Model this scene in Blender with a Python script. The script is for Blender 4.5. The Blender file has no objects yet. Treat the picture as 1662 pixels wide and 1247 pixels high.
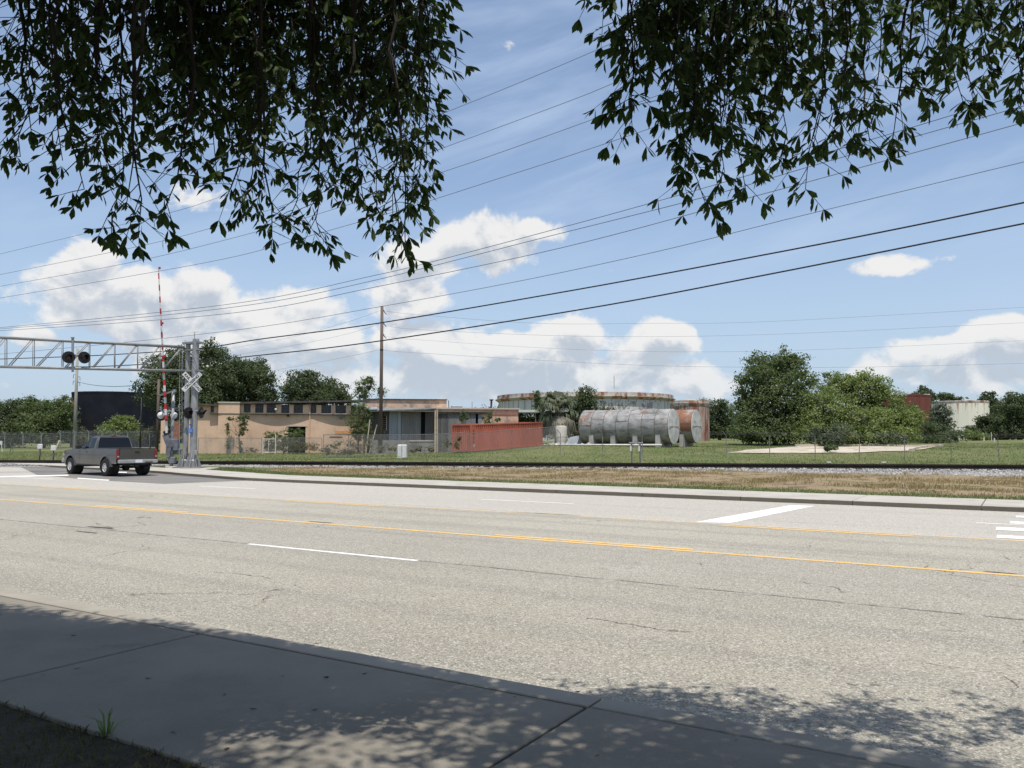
import bpy, bmesh, math, random
import numpy as np
from mathutils import Vector, Matrix, Euler
random.seed(7); rng = np.random.default_rng(11)
sc = bpy.context.scene
C = sc.collection
# ---------------------------------------------------------------- camera
CAM_H = 1.75; F = 1345.0; PITCH = math.atan((710 - 623.5) / F)
cam_d = bpy.data.cameras.new('camera'); cam_d.sensor_width = 36; cam_d.lens = F / 1662 * 36
cam_d.clip_start = 0.05; cam_d.clip_end = 6000
cam = bpy.data.objects.new('camera', cam_d); C.objects.link(cam)
cam.location = (0, 0, CAM_H); cam.rotation_euler = (math.pi / 2 + PITCH, 0, 0)
sc.camera = cam
# ---------------------------------------------------------------- sun, exposure
SUN_EL = math.radians(71); SUN_AZ = math.atan2(0.2, -0.98)          # azimuth from +Y towards +X
sun_vec = Vector((math.sin(SUN_AZ) * math.cos(SUN_EL), math.cos(SUN_AZ) * math.cos(SUN_EL), math.sin(SUN_EL)))
sl = bpy.data.lights.new('sun', 'SUN'); sl.energy = 4.9; sl.angle = math.radians(0.53); sl.color = (1.0, 0.955, 0.89)
so = bpy.data.objects.new('sun', sl); C.objects.link(so)
so.rotation_euler = (-sun_vec).to_track_quat('-Z', 'Y').to_euler(); so.location = sun_vec * 60
sc.view_settings.view_transform = 'Standard'; sc.view_settings.look = 'None'
sc.view_settings.exposure = 0.0; sc.view_settings.gamma = 1.0; sc.view_settings.use_curve_mapping = False
sc.cycles.max_bounces = 6; sc.cycles.transparent_max_bounces = 12; sc.cycles.use_denoising = True

class NT:
    """small helper to write node trees"""
    def __init__(s, nt): s.nt = nt
    def new(s, t, **kw):
        n = s.nt.nodes.new(t)
        for k, v in kw.items(): setattr(n, k, v)
        return n
    def set(s, sock, v):
        if isinstance(v, bpy.types.NodeSocket): s.nt.links.new(v, sock)
        elif v is not None:
            if hasattr(sock, 'default_value') and hasattr(sock.default_value, '__len__') and not hasattr(v, '__len__'):
                sock.default_value = [v] * len(sock.default_value)
            elif hasattr(v, '__len__') and len(v) == 3 and len(sock.default_value) == 4: sock.default_value = (*v, 1)
            else: sock.default_value = v
    def math(s, op, a, b=None, c=None, clamp=False):
        n = s.new('ShaderNodeMath', operation=op, use_clamp=clamp)
        for i, v in enumerate((a, b, c)):
            if v is not None: s.set(n.inputs[i], v)
        return n.outputs[0]
    def vmath(s, op, a, b=None):
        n = s.new('ShaderNodeVectorMath', operation=op); s.set(n.inputs[0], a)
        if b is not None: s.set(n.inputs[1], b)
        return n.outputs[0]
    def mix(s, f, a, b, bt='MIX'):
        n = s.new('ShaderNodeMix', data_type='RGBA', blend_type=bt); n.clamp_factor = True
        s.set(n.inputs[0], f); s.set(n.inputs[6], a); s.set(n.inputs[7], b)
        return n.outputs[2]
    def noise(s, vec, scale, detail=4, rough=.55, dist=0):
        n = s.new('ShaderNodeTexNoise'); s.set(n.inputs['Vector'], vec)
        n.inputs['Scale'].default_value = scale; n.inputs['Detail'].default_value = detail
        n.inputs['Roughness'].default_value = rough; n.inputs['Distortion'].default_value = dist
        return n.outputs[0]
    def step(s, v, a, b):
        n = s.new('ShaderNodeMapRange', interpolation_type='SMOOTHSTEP'); s.set(n.inputs[0], v)
        s.set(n.inputs[1], a); s.set(n.inputs[2], b)
        return n.outputs[0]
    def sep(s, v):
        n = s.new('ShaderNodeSeparateXYZ'); s.set(n.inputs[0], v); return n.outputs
    def comb(s, x, y, z):
        n = s.new('ShaderNodeCombineXYZ')
        for i, v in enumerate((x, y, z)): s.set(n.inputs[i], v)
        return n.outputs[0]

# ---------------------------------------------------------------- sky with cumulus
def make_world():
    w = bpy.data.worlds.new('World'); sc.world = w; w.use_nodes = True
    nt = w.node_tree; nt.nodes.clear(); k = NT(nt)
    sky = k.new('ShaderNodeTexSky', sky_type='NISHITA'); sky.sun_disc = False
    sky.sun_elevation = SUN_EL; sky.sun_rotation = SUN_AZ; sky.altitude = 0
    sky.air_density = 1.0; sky.dust_density = 1.0; sky.ozone_density = 1.2
    bg = k.new('ShaderNodeBackground'); bg.inputs[1].default_value = 0.15
    dirn = k.new('ShaderNodeTexCoord').outputs['Generated']
    x, y, z = k.sep(dirn)
    az = k.math('ARCTAN2', x, y)
    hyp = k.math('SQRT', k.math('ADD', k.math('MULTIPLY', x, x), k.math('MULTIPLY', y, y)))
    te = k.math('DIVIDE', z, k.math('MAXIMUM', hyp, 0.001))
    # domain for the billows
    p = k.comb(k.math('MULTIPLY', az, 1.0), k.math('MULTIPLY', te, 1.25), 3.1)
    warp = k.noise(p, 9, 3, .5)
    n1 = k.noise(p, 11, 9, .58, .35)
    p2 = k.vmath('ADD', p, (0.004, 0.026, 0))
    n2 = k.noise(p2, 11, 9, .58, .35)
    n3 = k.noise(p, 3.2, 4, .5); n4 = k.noise(p, 46, 5, .6)
    blobs = [  # px, py, half width, half height, weight  (cumulus heaps seen from the pavement)
        (140, 425, 62, 40, 1.15), (160, 475, 125, 55, 1.15), (75, 470, 45, 22, .7), (240, 490, 130, 48, 1.0), (330, 505, 260, 58, .95), (480, 480, 70, 38, .85),
        (655, 480, 95, 48, .8), (800, 392, 120, 46, .95), (700, 425, 90, 40, .8), (880, 372, 60, 28, .9), (620, 440, 70, 40, .55),
        (325, 322, 105, 44, .55), (560, 345, 70, 30, .4), (720, 358, 55, 22, .4),
        (700, 560, 105, 52, 1.0), (600, 590, 120, 50, .8), (920, 556, 72, 46, 1.05), (895, 590, 120, 40, .9), (1085, 552, 66, 34, 1.0), (1040, 585, 90, 34, .8),
        (560, 520, 80, 40, .5), (420, 600, 220, 60, .7), (780, 612, 420, 50, .9), (1100, 612, 130, 34, .85), (520, 560, 120, 40, .8), (820, 570, 90, 40, .7), (260, 560, 120, 40, .7),
        (1435, 432, 100, 20, .7), (1540, 415, 60, 14, .35), (1635, 552, 75, 40, 1.1), (1520, 575, 110, 36, .85), (1450, 602, 130, 30, .7), (1600, 610, 160, 40, .7),
        (45, 548, 50, 20, .9), (215, 455, 60, 36, .9), (330, 470, 120, 34, .8), (430, 455, 60, 26, .6), (540, 505, 60, 34, .7), (40, 600, 150, 45, .55), (1230, 595, 60, 20, .55)]
    side = k.step(k.math('ABSOLUTE', az), 0.60, 0.78)
    def field(te_):
        d = None
        for (px, py, hw, hh, wt) in blobs:
            a0 = math.atan((px - 831) / F); t0 = (710 - py) / F * math.cos(a0)
            aw = hw / F * math.cos(a0) ** 2 * 1.25; th = hh / F * math.cos(a0) * 1.35
            ex = k.math('MULTIPLY', k.math('SUBTRACT', az, a0), 1 / aw)
            ey = k.math('MULTIPLY', k.math('SUBTRACT', te_, t0), 1 / th)
            r2 = k.math('MULTIPLY_ADD', ex, ex, k.math('MULTIPLY', ey, ey))
            e = k.math('MULTIPLY', k.math('POWER', 2.718, k.math('MULTIPLY', r2, -1.4)), wt)
            d = e if d is None else k.math('SMOOTH_MAX', d, e, 0.12)
        # the same sort of heaps all round the horizon outside the view
        low = k.math('MULTIPLY', k.step(te_, -0.02, 0.05), k.math('SUBTRACT', 1.0, k.step(te_, 0.16, 0.42)))
        return k.math('MAXIMUM', d, k.math('MULTIPLY', k.math('MULTIPLY', side, low), k.step(n3, 0.36, 0.70)))
    dens = k.math('ADD', field(te), k.math('MULTIPLY', k.math('SUBTRACT', n1, 0.53), 1.75)); dens = k.math('MULTIPLY_ADD', k.math('SUBTRACT', n4, 0.5), 0.28, dens)
    mask = k.step(dens, 0.34, 0.57); mask = k.math('MULTIPLY', mask, k.math('MULTIPLY_ADD', k.step(te, 0.04, 0.13), 0.22, 0.78))
    # self shading: how much cloud stands above, towards the sun
    dup = k.math('ADD', field(k.math('ADD', te, 0.024)), k.math('MULTIPLY', k.math('SUBTRACT', n2, 0.52), 1.35))
    rel = k.math('SUBTRACT', 1.02, k.math('MULTIPLY', k.step(dup, 0.2, 1.1), 0.92))
    rel = k.math('MULTIPLY_ADD', k.math('SUBTRACT', n1, n2), 3.2, rel); rel = k.math('MULTIPLY_ADD', k.math('SUBTRACT', n4, 0.5), 0.7, rel)
    rel = k.math('SUBTRACT', rel, k.math('MULTIPLY', k.math('SUBTRACT', 1.0, k.step(te, 0.03, 0.12)), 0.16))
    rel = k.step(rel, 0.0, 0.95)
    ccol = k.mix(rel, (0.575, 0.635, 0.725), (1.0, 0.985, 0.965))
    # thin veil higher up
    pv = k.comb(k.math('MULTIPLY', az, 1.0), k.math('MULTIPLY_ADD', te, 4.2, k.math('MULTIPLY', az, -1.1)), 0.7)
    veil = k.step(k.noise(pv, 4.0, 5, .55, .4), 0.40, 0.80)
    veil = k.math('MULTIPLY_ADD', veil, 0.55, 0.16)
    haze = k.math('SUBTRACT', 1.0, k.step(te, -0.02, 0.34))
    hz = k.mix(k.math('MULTIPLY', haze, .8), k.mix(1.0, sky.outputs[0], (1.04, 1.02, 1.03), 'MULTIPLY'), (3.05, 3.95, 5.2))
    hz = k.mix(k.math('MULTIPLY', veil, k.step(te, 0.02, 0.2)), hz, (3.3, 4.2, 5.6))
    k.set(bg.inputs[0], hz)
    bc = k.new('ShaderNodeBackground'); k.set(bc.inputs[0], ccol); bc.inputs[1].default_value = 0.90
    mx = k.new('ShaderNodeMixShader')
    up = k.step(te, -0.03, 0.02)
    k.set(mx.inputs[0], k.math('MULTIPLY', k.math('MULTIPLY', mask, up), 0.93)); k.set(mx.inputs[1], bg.outputs[0]); k.set(mx.inputs[2], bc.outputs[0])
    out = k.new('ShaderNodeOutputWorld'); k.set(out.inputs[0], mx.outputs[0])
    w.cycles.sampling_method = 'MANUAL'; w.cycles.sample_map_resolution = 512
make_world()

# ---------------------------------------------------------------- geometry of the place
DR = Vector((-0.8507, 0.5257, 0)); NR = Vector((0.5257, 0.8507, 0))       # road runs along DR; NR points across it, away from the camera
RZ = math.atan2(-0.5257, 0.8507)                                         # road frame: local x = -DR, local y = NR
CP, SP = math.cos(PITCH), math.sin(PITCH)
def ray(px, py):
    a = (px - 831) / F; b = -(py - 623.5) / F
    return Vector((a, CP - b * SP, SP + b * CP))
def P(px, py, Y):                      # point in the direction of a photo pixel at depth Y (metres ahead)
    r = ray(px, py); return Vector((0, 0, CAM_H)) + r * (Y / r.y)
def G(px, py, z=0.0):                  # point on a level at height z
    r = ray(px, py); return Vector((0, 0, CAM_H)) + r * ((z - CAM_H) / r.z)
def UD(px, py, z=0.0):                 # the same in road coordinates (u to the right along the road, D across)
    g = G(px, py, z); return (-(g.x * DR.x + g.y * DR.y), g.x * NR.x + g.y * NR.y)
def W(u, D, z=0.0):
    return Vector((-u * DR.x + D * NR.x, -u * DR.y + D * NR.y, z))
def sm(a, b, x):
    t = np.clip((np.asarray(x, float) - a) / (b - a), 0, 1); return t * t * (3 - 2 * t)
KU = np.array([-400, -150, -52, -46, -36.6, -33, -26.7, -22, 400.]); KD = np.array([30.5, 29.5, 27.75, 26.8, 25.6, 24.5, 23.0, 22.9, 22.9])
def DK(u): return np.interp(u, KU, KD)                                    # far kerb line
def terr(x, y):
    x = np.asarray(x, float); y = np.asarray(y, float)
    rt = sm(-11, 9, x)
    h = 0.11 + rt * (0.75 * sm(52, 72, y) + 0.5 * sm(75, 118, y))
    h = h + 0.30 * np.exp(-((x - 3.5) / 5.5) ** 2 - ((y - 72) / 6) ** 2)
    h = h + sm(-12, -24, x) * 0.02
    return h + 0.035 * np.sin(x * .9 + 1.3 * np.sin(y * .31)) * np.sin(y * .7) * sm(46, 56, y)

# ---------------------------------------------------------------- mesh builder
class MB:
    def __init__(s): s.v = []; s.f = []
    def add(s, vs, fs):
        o = len(s.v); s.v += [tuple(v) for v in vs]; s.f += [tuple(i + o for i in f) for f in fs]; return s
    def box(s, c, size, rz=0, m=None):
        hx, hy, hz = size[0] / 2, size[1] / 2, size[2] / 2
        R = m if m is not None else Matrix.Rotation(rz, 3, 'Z'); c = Vector(c)
        vs = [c + R @ Vector((sx * hx, sy * hy, sz * hz)) for sz in (-1, 1) for sx, sy in ((-1, -1), (1, -1), (1, 1), (-1, 1))]
        return s.add(vs, [(3, 2, 1, 0), (4, 5, 6, 7), (0, 1, 5, 4), (1, 2, 6, 5), (2, 3, 7, 6), (3, 0, 4, 7)])
    def bx(s, x0, x1, y0, y1, z0, z1): return s.box(((x0 + x1) / 2, (y0 + y1) / 2, (z0 + z1) / 2), (x1 - x0, y1 - y0, z1 - z0))
    def bevbox(s, c, size, b):
        """box with chamfered vertical and horizontal edges"""
        hx, hy, hz = size[0] / 2, size[1] / 2, size[2] / 2; c = Vector(c); rings = []
        for z, i in ((-hz, b), (-hz + b, 0), (hz - b, 0), (hz, b)):
            X, Y = hx - i, hy - i; q = b
            rings.append([c + Vector(t) for t in ((-X + q, -Y, z), (X - q, -Y, z), (X, -Y + q, z), (X, Y - q, z), (X - q, Y, z), (-X + q, Y, z), (-X, Y - q, z), (-X, -Y + q, z))])
        return s.loft(rings, cap=True)
    def beam(s, p0, p1, w, h=None):
        p0, p1 = Vector(p0), Vector(p1); d = p1 - p0; h = h or w
        q = d.to_track_quat('X', 'Z').to_matrix()
        return s.box((p0 + p1) / 2, (d.length, w, h), m=q)
    def loft(s, rings, cap=False, closed=True):
        n = len(rings[0]); o = len(s.v)
        for r in rings: s.v += [tuple(v) for v in r]
        for i in range(len(rings) - 1):
            for j in range(n if closed else n - 1):
                a = o + i * n + j; b = o + i * n + (j + 1) % n
                s.f.append((a, b, b + n, a + n))
        if cap:
            s.f.append(tuple(o + j for j in reversed(range(n)))); s.f.append(tuple(o + (len(rings) - 1) * n + j for j in range(n)))
        return s
    def tube(s, pts, r, n=8, cap=True):
        pts = [Vector(p) for p in pts]; m = len(pts)
        rs = r if hasattr(r, '__len__') else [r] * m
        rings = []; up = None
        for i, p in enumerate(pts):
            t = (pts[min(i + 1, m - 1)] - pts[max(i - 1, 0)]).normalized()
            if up is None: up = t.orthogonal().normalized()
            up = (up - t * up.dot(t)); up = up.normalized() if up.length > 1e-6 else t.orthogonal().normalized()
            b = t.cross(up)
            rings.append([p + (up * math.cos(2 * math.pi * j / n) + b * math.sin(2 * math.pi * j / n)) * rs[i] for j in range(n)])
        return s.loft(rings, cap)
    def lathe(s, prof, n=32, c=(0, 0, 0), axis='Z', cap=True):
        rings = []
        for r, z in prof:
            ring = []
            for j in range(n):
                a = 2 * math.pi * j / n; x, y = r * math.cos(a), r * math.sin(a)
                v = {'Z': (x, y, z), 'X': (z, x, y), 'Y': (y, z, x)}[axis]
                ring.append(Vector(c) + Vector(v))
            rings.append(ring)
        return s.loft(rings, cap)
    def quad(s, a, b, c, d): return s.add((a, b, c, d), [(0, 1, 2, 3)])
    def prism(s, poly, z0, z1):
        n = len(poly)
        return s.add([(x, y, z0) for x, y in poly] + [(x, y, z1) for x, y in poly],
                     [tuple(reversed(range(n))), tuple(range(n, 2 * n))] + [(i, (i + 1) % n, n + (i + 1) % n, n + i) for i in range(n)])
    def build(s, name, m, parent=None, smooth=False, world=False, angle=None):
        vs = s.v
        if world and parent is not None:
            L = parent.location; vs = [(v[0] - L.x, v[1] - L.y, v[2] - L.z) for v in vs]
        me = bpy.data.meshes.new(name); me.from_pydata(vs, [], s.f)
        return finish(me, name, m, parent, smooth)
def finish(me, name, m, parent=None, smooth=False):
    me.materials.append(m)
    if smooth:
        me.polygons.foreach_set('use_smooth', [True] * len(me.polygons))
        if smooth == 'auto': me.set_sharp_from_angle(angle=math.radians(35))
    me.update()
    o = bpy.data.objects.new(name, me); C.objects.link(o); o.parent = parent
    return o
def np_mesh(name, V, Fc, m, parent=None, smooth=False):
    """V (n,3), Fc (k,c) arrays -> object (fast)"""
    V = np.ascontiguousarray(V, dtype=np.float32); Fc = np.ascontiguousarray(Fc, dtype=np.int32)
    me = bpy.data.meshes.new(name); k, c = Fc.shape
    me.vertices.add(len(V)); me.vertices.foreach_set('co', V.ravel())
    me.loops.add(k * c); me.loops.foreach_set('vertex_index', Fc.ravel())
    me.polygons.add(k); me.polygons.foreach_set('loop_start', np.arange(0, k * c, c, dtype=np.int32))
    me.update(calc_edges=True)
    return finish(me, name, m, parent, smooth)
def tag(o, label=None, cat=None, group=None, kind=None):
    if label: o['label'] = label
    if cat: o['category'] = cat
    if group: o['group'] = group
    if kind: o['kind'] = kind
    return o
def thing(name, label, cat, loc=(0, 0, 0), rz=0, group=None):
    o = bpy.data.objects.new(name, None); C.objects.link(o); o.empty_display_size = .2
    o.location = loc; o.rotation_euler = (0, 0, rz); return tag(o, label, cat, group)
def copy_tree(o, parent=None):
    c = o.copy(); C.objects.link(c); c.parent = parent
    for ch in list(o.children): copy_tree(ch, c)
    return c

# ---------------------------------------------------------------- materials
def mat(name, c1, c2=None, scale=2.0, rough=.85, metal=0, bump=0, bscale=40, grain=0, stain=None, st_scale=.7, st_lo=.55, st_hi=.7, stretch=(1, 1, 1), spec=.3, extra=None, lo=.35, hi=.65, coat=0):
    m = bpy.data.materials.new(name); m.use_nodes = True; nt = m.node_tree; k = NT(nt)
    b = nt.nodes['Principled BSDF']
    co = k.new('ShaderNodeTexCoord').outputs['Object']
    oi = k.new('ShaderNodeObjectInfo').outputs['Random']
    pv = k.vmath('ADD', co, k.comb(k.math('MULTIPLY', oi, 37.0), k.math('MULTIPLY', oi, 19.0), 0))
    mp = k.new('ShaderNodeMapping'); k.set(mp.inputs[0], pv); mp.inputs['Scale'].default_value = stretch
    v = mp.outputs[0]
    col = k.mix(k.step(k.noise(v, scale, 6, .6), lo, hi), c1, c2 if c2 else c1)
    if grain: col = k.mix(grain, col, k.mix(k.noise(pv, bscale, 3, .7), (0, 0, 0), (1, 1, 1)), 'OVERLAY')
    if stain: col = k.mix(k.step(k.noise(v, st_scale, 7, .65, .3), st_lo, st_hi), col, stain)
    if extra: col = extra(k, v, pv, col)
    k.set(b.inputs['Base Color'], col)
    b.inputs['Roughness'].default_value = rough; b.inputs['Metallic'].default_value = metal
    b.inputs['Specular IOR Level'].default_value = spec; b.inputs['Coat Weight'].default_value = coat
    if bump:
        bn = k.new('ShaderNodeBump'); bn.inputs['Strength'].default_value = bump; bn.inputs['Distance'].default_value = .02
        k.set(bn.inputs['Height'], k.noise(pv, bscale, 4, .6)); k.set(b.inputs['Normal'], bn.outputs[0])
    return m
def leafmat(name, c1, c2, trans=.3, scale=.8, rough=.6, spec=.25):
    m = bpy.data.materials.new(name); m.use_nodes = True; nt = m.node_tree; k = NT(nt)
    b = nt.nodes['Principled BSDF']; out = nt.nodes['Material Output']
    rnd = k.new('ShaderNodeNewGeometry').outputs['Random Per Island']
    co = k.new('ShaderNodeTexCoord').outputs['Object']
    n = k.noise(co, scale, 3, .6)
    f = k.math('ADD', k.math('MULTIPLY', rnd, .55), k.math('MULTIPLY', k.step(n, .35, .65), .45))
    col = k.mix(f, c1, c2)
    k.set(b.inputs['Base Color'], col); b.inputs['Roughness'].default_value = rough; b.inputs['Specular IOR Level'].default_value = spec
    t = k.new('ShaderNodeBsdfTranslucent'); k.set(t.inputs[0], k.mix(.5, col, (c2[0] * 1.2, c2[1] * 1.7, c2[2] * .6)))
    mx = k.new('ShaderNodeMixShader'); mx.inputs[0].default_value = trans
    k.set(mx.inputs[1], b.outputs[0]); k.set(mx.inputs[2], t.outputs[0]); k.set(out.inputs[0], mx.outputs[0])
    return m
def rusty(name, paint, paint2, rust, rust2, lo, hi, stretch=(1, 1, .16), scale=1.3, rough=.75, top=None, metal=0, spec=.3):
    """old paint with rust running down it"""
    def ex(k, v, pv, col):
        n = k.noise(v, scale, 8, .68, .4)
        if top:          # more rust towards a level: (z0, z1, amount)
            z = k.sep(pv)[2]; n = k.math('ADD', n, k.math('MULTIPLY', k.step(z, top[0], top[1]), top[2]))
        r = k.mix(k.noise(pv, 3.5, 5, .6), rust, rust2)
        return k.mix(k.step(n, lo, hi), col, r)
    return mat(name, paint, paint2, .9, rough, metal, .15, 25, .15, stretch=stretch, extra=ex, spec=spec)
# ================================================================ SETTING: road, pavements, ground
def road_mat():
    m = bpy.data.materials.new('worn_asphalt'); m.use_nodes = True; nt = m.node_tree; k = NT(nt); b = nt.nodes['Principled BSDF']
    co = k.new('ShaderNodeTexCoord').outputs['Object']; u, D, z = k.sep(co)
    base = k.mix(k.step(k.noise(co, .23, 5, .6), .35, .65), (.345, .318, .250), (.395, .366, .292))
    # long wear bands along the wheel paths
    band = k.noise(k.comb(k.math('MULTIPLY', u, .012), D, 0), 1.15, 4, .6)
    base = k.mix(k.math('MULTIPLY', k.step(band, .43, .66), .62), base, (.275, .258, .215))
    # the two far lanes are greyer; their brightness at grazing view is painted in
    far = k.step(k.math('ADD', D, k.math('MULTIPLY', k.noise(co, .8, 3), .25)), 16.45, 16.7)
    base = k.mix(k.math('MULTIPLY', far, .7), base, (.47, .44, .385))
    mid = k.math('MULTIPLY', k.step(D, 9.3, 9.5), k.math('SUBTRACT', 1.0, k.step(D, 12.3, 12.5)))
    base = k.mix(k.math('MULTIPLY', mid, .6), base, (.31, .287, .236))
    nl = k.math('SUBTRACT', 1.0, k.step(D, 9.2, 9.6)); base = k.mix(k.math('MULTIPLY', nl, .30), base, (.235, .218, .176))
    near = k.math('SUBTRACT', 1.0, k.step(D, 4.75, 5.5))
    base = k.mix(k.math('MULTIPLY', near, .4), base, (.36, .335, .29))
    oil = k.noise(k.comb(k.math('MULTIPLY', u, .05), k.math('MULTIPLY', D, 1.6), 2.0), 1.3, 5, .7)
    base = k.mix(k.math('MULTIPLY', k.step(oil, .56, .72), .28), base, (.16, .148, .125))
    base = k.mix(k.math('MULTIPLY', k.step(k.noise(co, .35, 5, .65), .55, .7), .25), base, (.44, .41, .35))
    # aggregate: pale and dark chips
    v1 = k.new('ShaderNodeTexVoronoi'); k.set(v1.inputs['Vector'], co); v1.inputs['Scale'].default_value = 80
    chips = k.sep(v1.outputs['Color'])[0]
    base = k.mix(k.math('MULTIPLY', k.step(chips, .80, .95), .58), base, (.62, .59, .54))
    base = k.mix(k.math('MULTIPLY', k.math('SUBTRACT', 1.0, k.step(chips, .05, .34)), .60), base, (.075, .068, .06))
    g = k.noise(co, 26, 4, .75); base = k.mix(.30, base, k.mix(g, (.1, .1, .1), (.9, .9, .9)), 'OVERLAY')
    # cracks: a few broken ones, and the long seam between the lanes
    wob = k.new('ShaderNodeTexNoise'); k.set(wob.inputs['Vector'], co); wob.inputs['Scale'].default_value = 1.7; wob.inputs['Detail'].default_value = 5
    pw = k.vmath('ADD', co, k.vmath('MULTIPLY', k.vmath('SUBTRACT', wob.outputs[1], (.5, .5, .5)), (.9, .9, 0)))
    vc = k.new('ShaderNodeTexVoronoi', feature='DISTANCE_TO_EDGE'); k.set(vc.inputs['Vector'], pw); vc.inputs['Scale'].default_value = .34
    cr = k.math('SUBTRACT', 1.0, k.step(vc.outputs[0], .0008, .0042))
    cr = k.math('MULTIPLY', cr, k.step(k.noise(co, .55, 4, .6), .53, .60))
    cr = k.math('MULTIPLY', cr, k.math('SUBTRACT', 1.0, k.step(D, 16.2, 16.6)))
    sw = k.math('MULTIPLY', k.math('SUBTRACT', k.noise(co, .9, 6, .7), .5), .16)
    seam = k.math('SUBTRACT', 1.0, k.step(k.math('ABSOLUTE', k.math('SUBTRACT', k.math('ADD', D, sw), 9.44)), .012, .042))
    seam = k.math('MULTIPLY', seam, k.step(k.noise(co, 3.3, 4, .7), .34, .56))
    seam2 = k.math('SUBTRACT', 1.0, k.step(k.math('ABSOLUTE', k.math('SUBTRACT', k.math('ADD', D, k.math('MULTIPLY', sw, 4.0)), 7.3)), .004, .02))
    seam2 = k.math('MULTIPLY', seam2, k.step(k.noise(co, .5, 5, .7), .50, .62))
    c = k.math('MAXIMUM', k.math('MAXIMUM', cr, seam2), seam)
    base = k.mix(k.math('MULTIPLY', c, .74), base, (.055, .048, .042))
    k.set(b.inputs['Base Color'], base); b.inputs['Roughness'].default_value = .93; b.inputs['Specular IOR Level'].default_value = .22
    bn = k.new('ShaderNodeBump'); bn.inputs['Strength'].default_value = .65; bn.inputs['Distance'].default_value = .012
    k.set(bn.inputs['Height'], k.math('SUBTRACT', k.math('ADD', k.math('MULTIPLY', chips, .5), g), k.math('MULTIPLY', c, 1.5)))
    k.set(b.inputs['Normal'], bn.outputs[0]); return m
m_road = road_mat()
def conc(name, c1, c2, st): return mat(name, c1, c2, .9, .9, 0, .25, 60, .16, stain=st, st_scale=.8, st_lo=.56, st_hi=.78)
m_conc = conc('pavement_concrete', (.37, .345, .295), (.43, .40, .345), (.27, .25, .215))
def kerb_mat():
    m = conc('dark_faced_kerb', (.37, .345, .295), (.42, .39, .335), (.24, .22, .18)); nt = m.node_tree; k = NT(nt); b = nt.nodes['Principled BSDF']
    src = b.inputs['Base Color'].links[0].from_socket; co = k.new('ShaderNodeTexCoord').outputs['Object']; z = k.sep(co)[2]
    g = k.math('SUBTRACT', 1.0, k.step(k.math('ADD', z, k.math('MULTIPLY', k.math('SUBTRACT', k.noise(co, 3, 5, .7), .5), .03)), .10, .118))  # stone turns darker below its top edge, along a ragged line
    k.set(b.inputs['Base Color'], k.mix(g, src, k.mix(k.noise(co, 2.2, 5, .7), (.10, .088, .068), (.17, .15, .118)))); return m
m_kerbf = kerb_mat()
m_kerb = conc('kerb_concrete', (.33, .305, .255), (.40, .37, .315), (.20, .18, .15))
m_patch = mat('fresh_asphalt', (.155, .146, .132), (.20, .188, .17), .7, .92, 0, .4, 60, .25)
def paint(name, c, worn, th=.56):
    def ex(k, v, pv, col): return k.mix(k.math('MULTIPLY', k.step(k.math('ADD', k.noise(pv, 9, 6, .75), k.math('MULTIPLY', k.math('SUBTRACT', k.noise(pv, .25, 3, .6), .5), .35)), th, th + .12), .8), col, worn)
    return mat(name, c, tuple(x * .88 for x in c), 1.5, .75, 0, .2, 60, .1, extra=ex)
m_yel = paint('yellow_road_paint', (.80, .48, .13), (.38, .33, .25), .50); m_yel2 = paint('faded_yellow_paint', (.74, .50, .22), (.42, .38, .30), .44); m_whi = paint('white_road_paint', (.78, .77, .73), (.42, .40, .37))
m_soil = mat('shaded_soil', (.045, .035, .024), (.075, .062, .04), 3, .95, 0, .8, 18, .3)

def rz_obj(o): o.rotation_euler = (0, 0, RZ); return o
# road surface: near gutter to far kerb
us = np.concatenate([np.linspace(-500, -60, 30), np.linspace(-58, -20, 39), np.linspace(-18, 300, 40)])
ts = np.linspace(0, 1, 9)
V = []; Fc = []
for i, u in enumerate(us):
    for t in ts: V.append((u, 4.70 + (float(DK(u)) + .1 - 4.70) * t, 0.0))
n = len(ts)
for i in range(len(us) - 1):
    for j in range(n - 1): Fc.append((i * n + j, (i + 1) * n + j, (i + 1) * n + j + 1, i * n + j + 1))
road = rz_obj(np_mesh('road', V, Fc, m_road)); tag(road, 'worn pale grey five lane asphalt road running across the picture', 'road', kind='structure')

def strip(name, D0, D1, u0, u1, m, z=.004):
    mb = MB(); nn = max(1, int(abs(u1 - u0) / 4)); 
    for i in range(nn):
        a, b = u0 + (u1 - u0) * i / nn, u0 + (u1 - u0) * (i + 1) / nn
        mb.quad((a, D0, z), (b, D0, z), (b, D1, z), (a, D1, z))
    return mb.build(name, m, road)
strip('solid_yellow_line', 12.35, 12.455, -200, 60, m_yel); strip('solid_yellow_line', 16.51, 16.61, -200, 60, m_yel2)
ua, _ = UD(812, 867); ub, _ = UD(1130, 891)
for kx in range(-6, 3):
    a = ua + kx * 12.2; strip('dashed_yellow_line', 12.56, 12.68, a, a + (ub - ua), m_yel)
ua, Da = UD(1180, 849); ub, _ = UD(1486, 868)
for kx in range(-6, 2):
    a = ua + kx * 12.2; strip('dashed_yellow_line', 16.27, 16.39, a, a + (ub - ua), m_yel)
ua, _ = UD(412, 882); ub, _ = UD(690, 908)
for kx in (-8, -7, -6, -5, -4, -3, -2, -1, 0, 1, 2):
    strip('lane_dash', 9.37, 9.47, ua + kx * 12.2, ua + kx * 12.2 + (ub - ua), m_whi)
ua, Df = UD(780, 811); ub, _ = UD(930, 818)
for kx in (-5, -4, -3, -2, -1, 0, 1):
    strip('lane_dash', 19.52, 19.63, ua + kx * 12.2, ua + kx * 12.2 + (ub - ua), m_whi)
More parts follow.
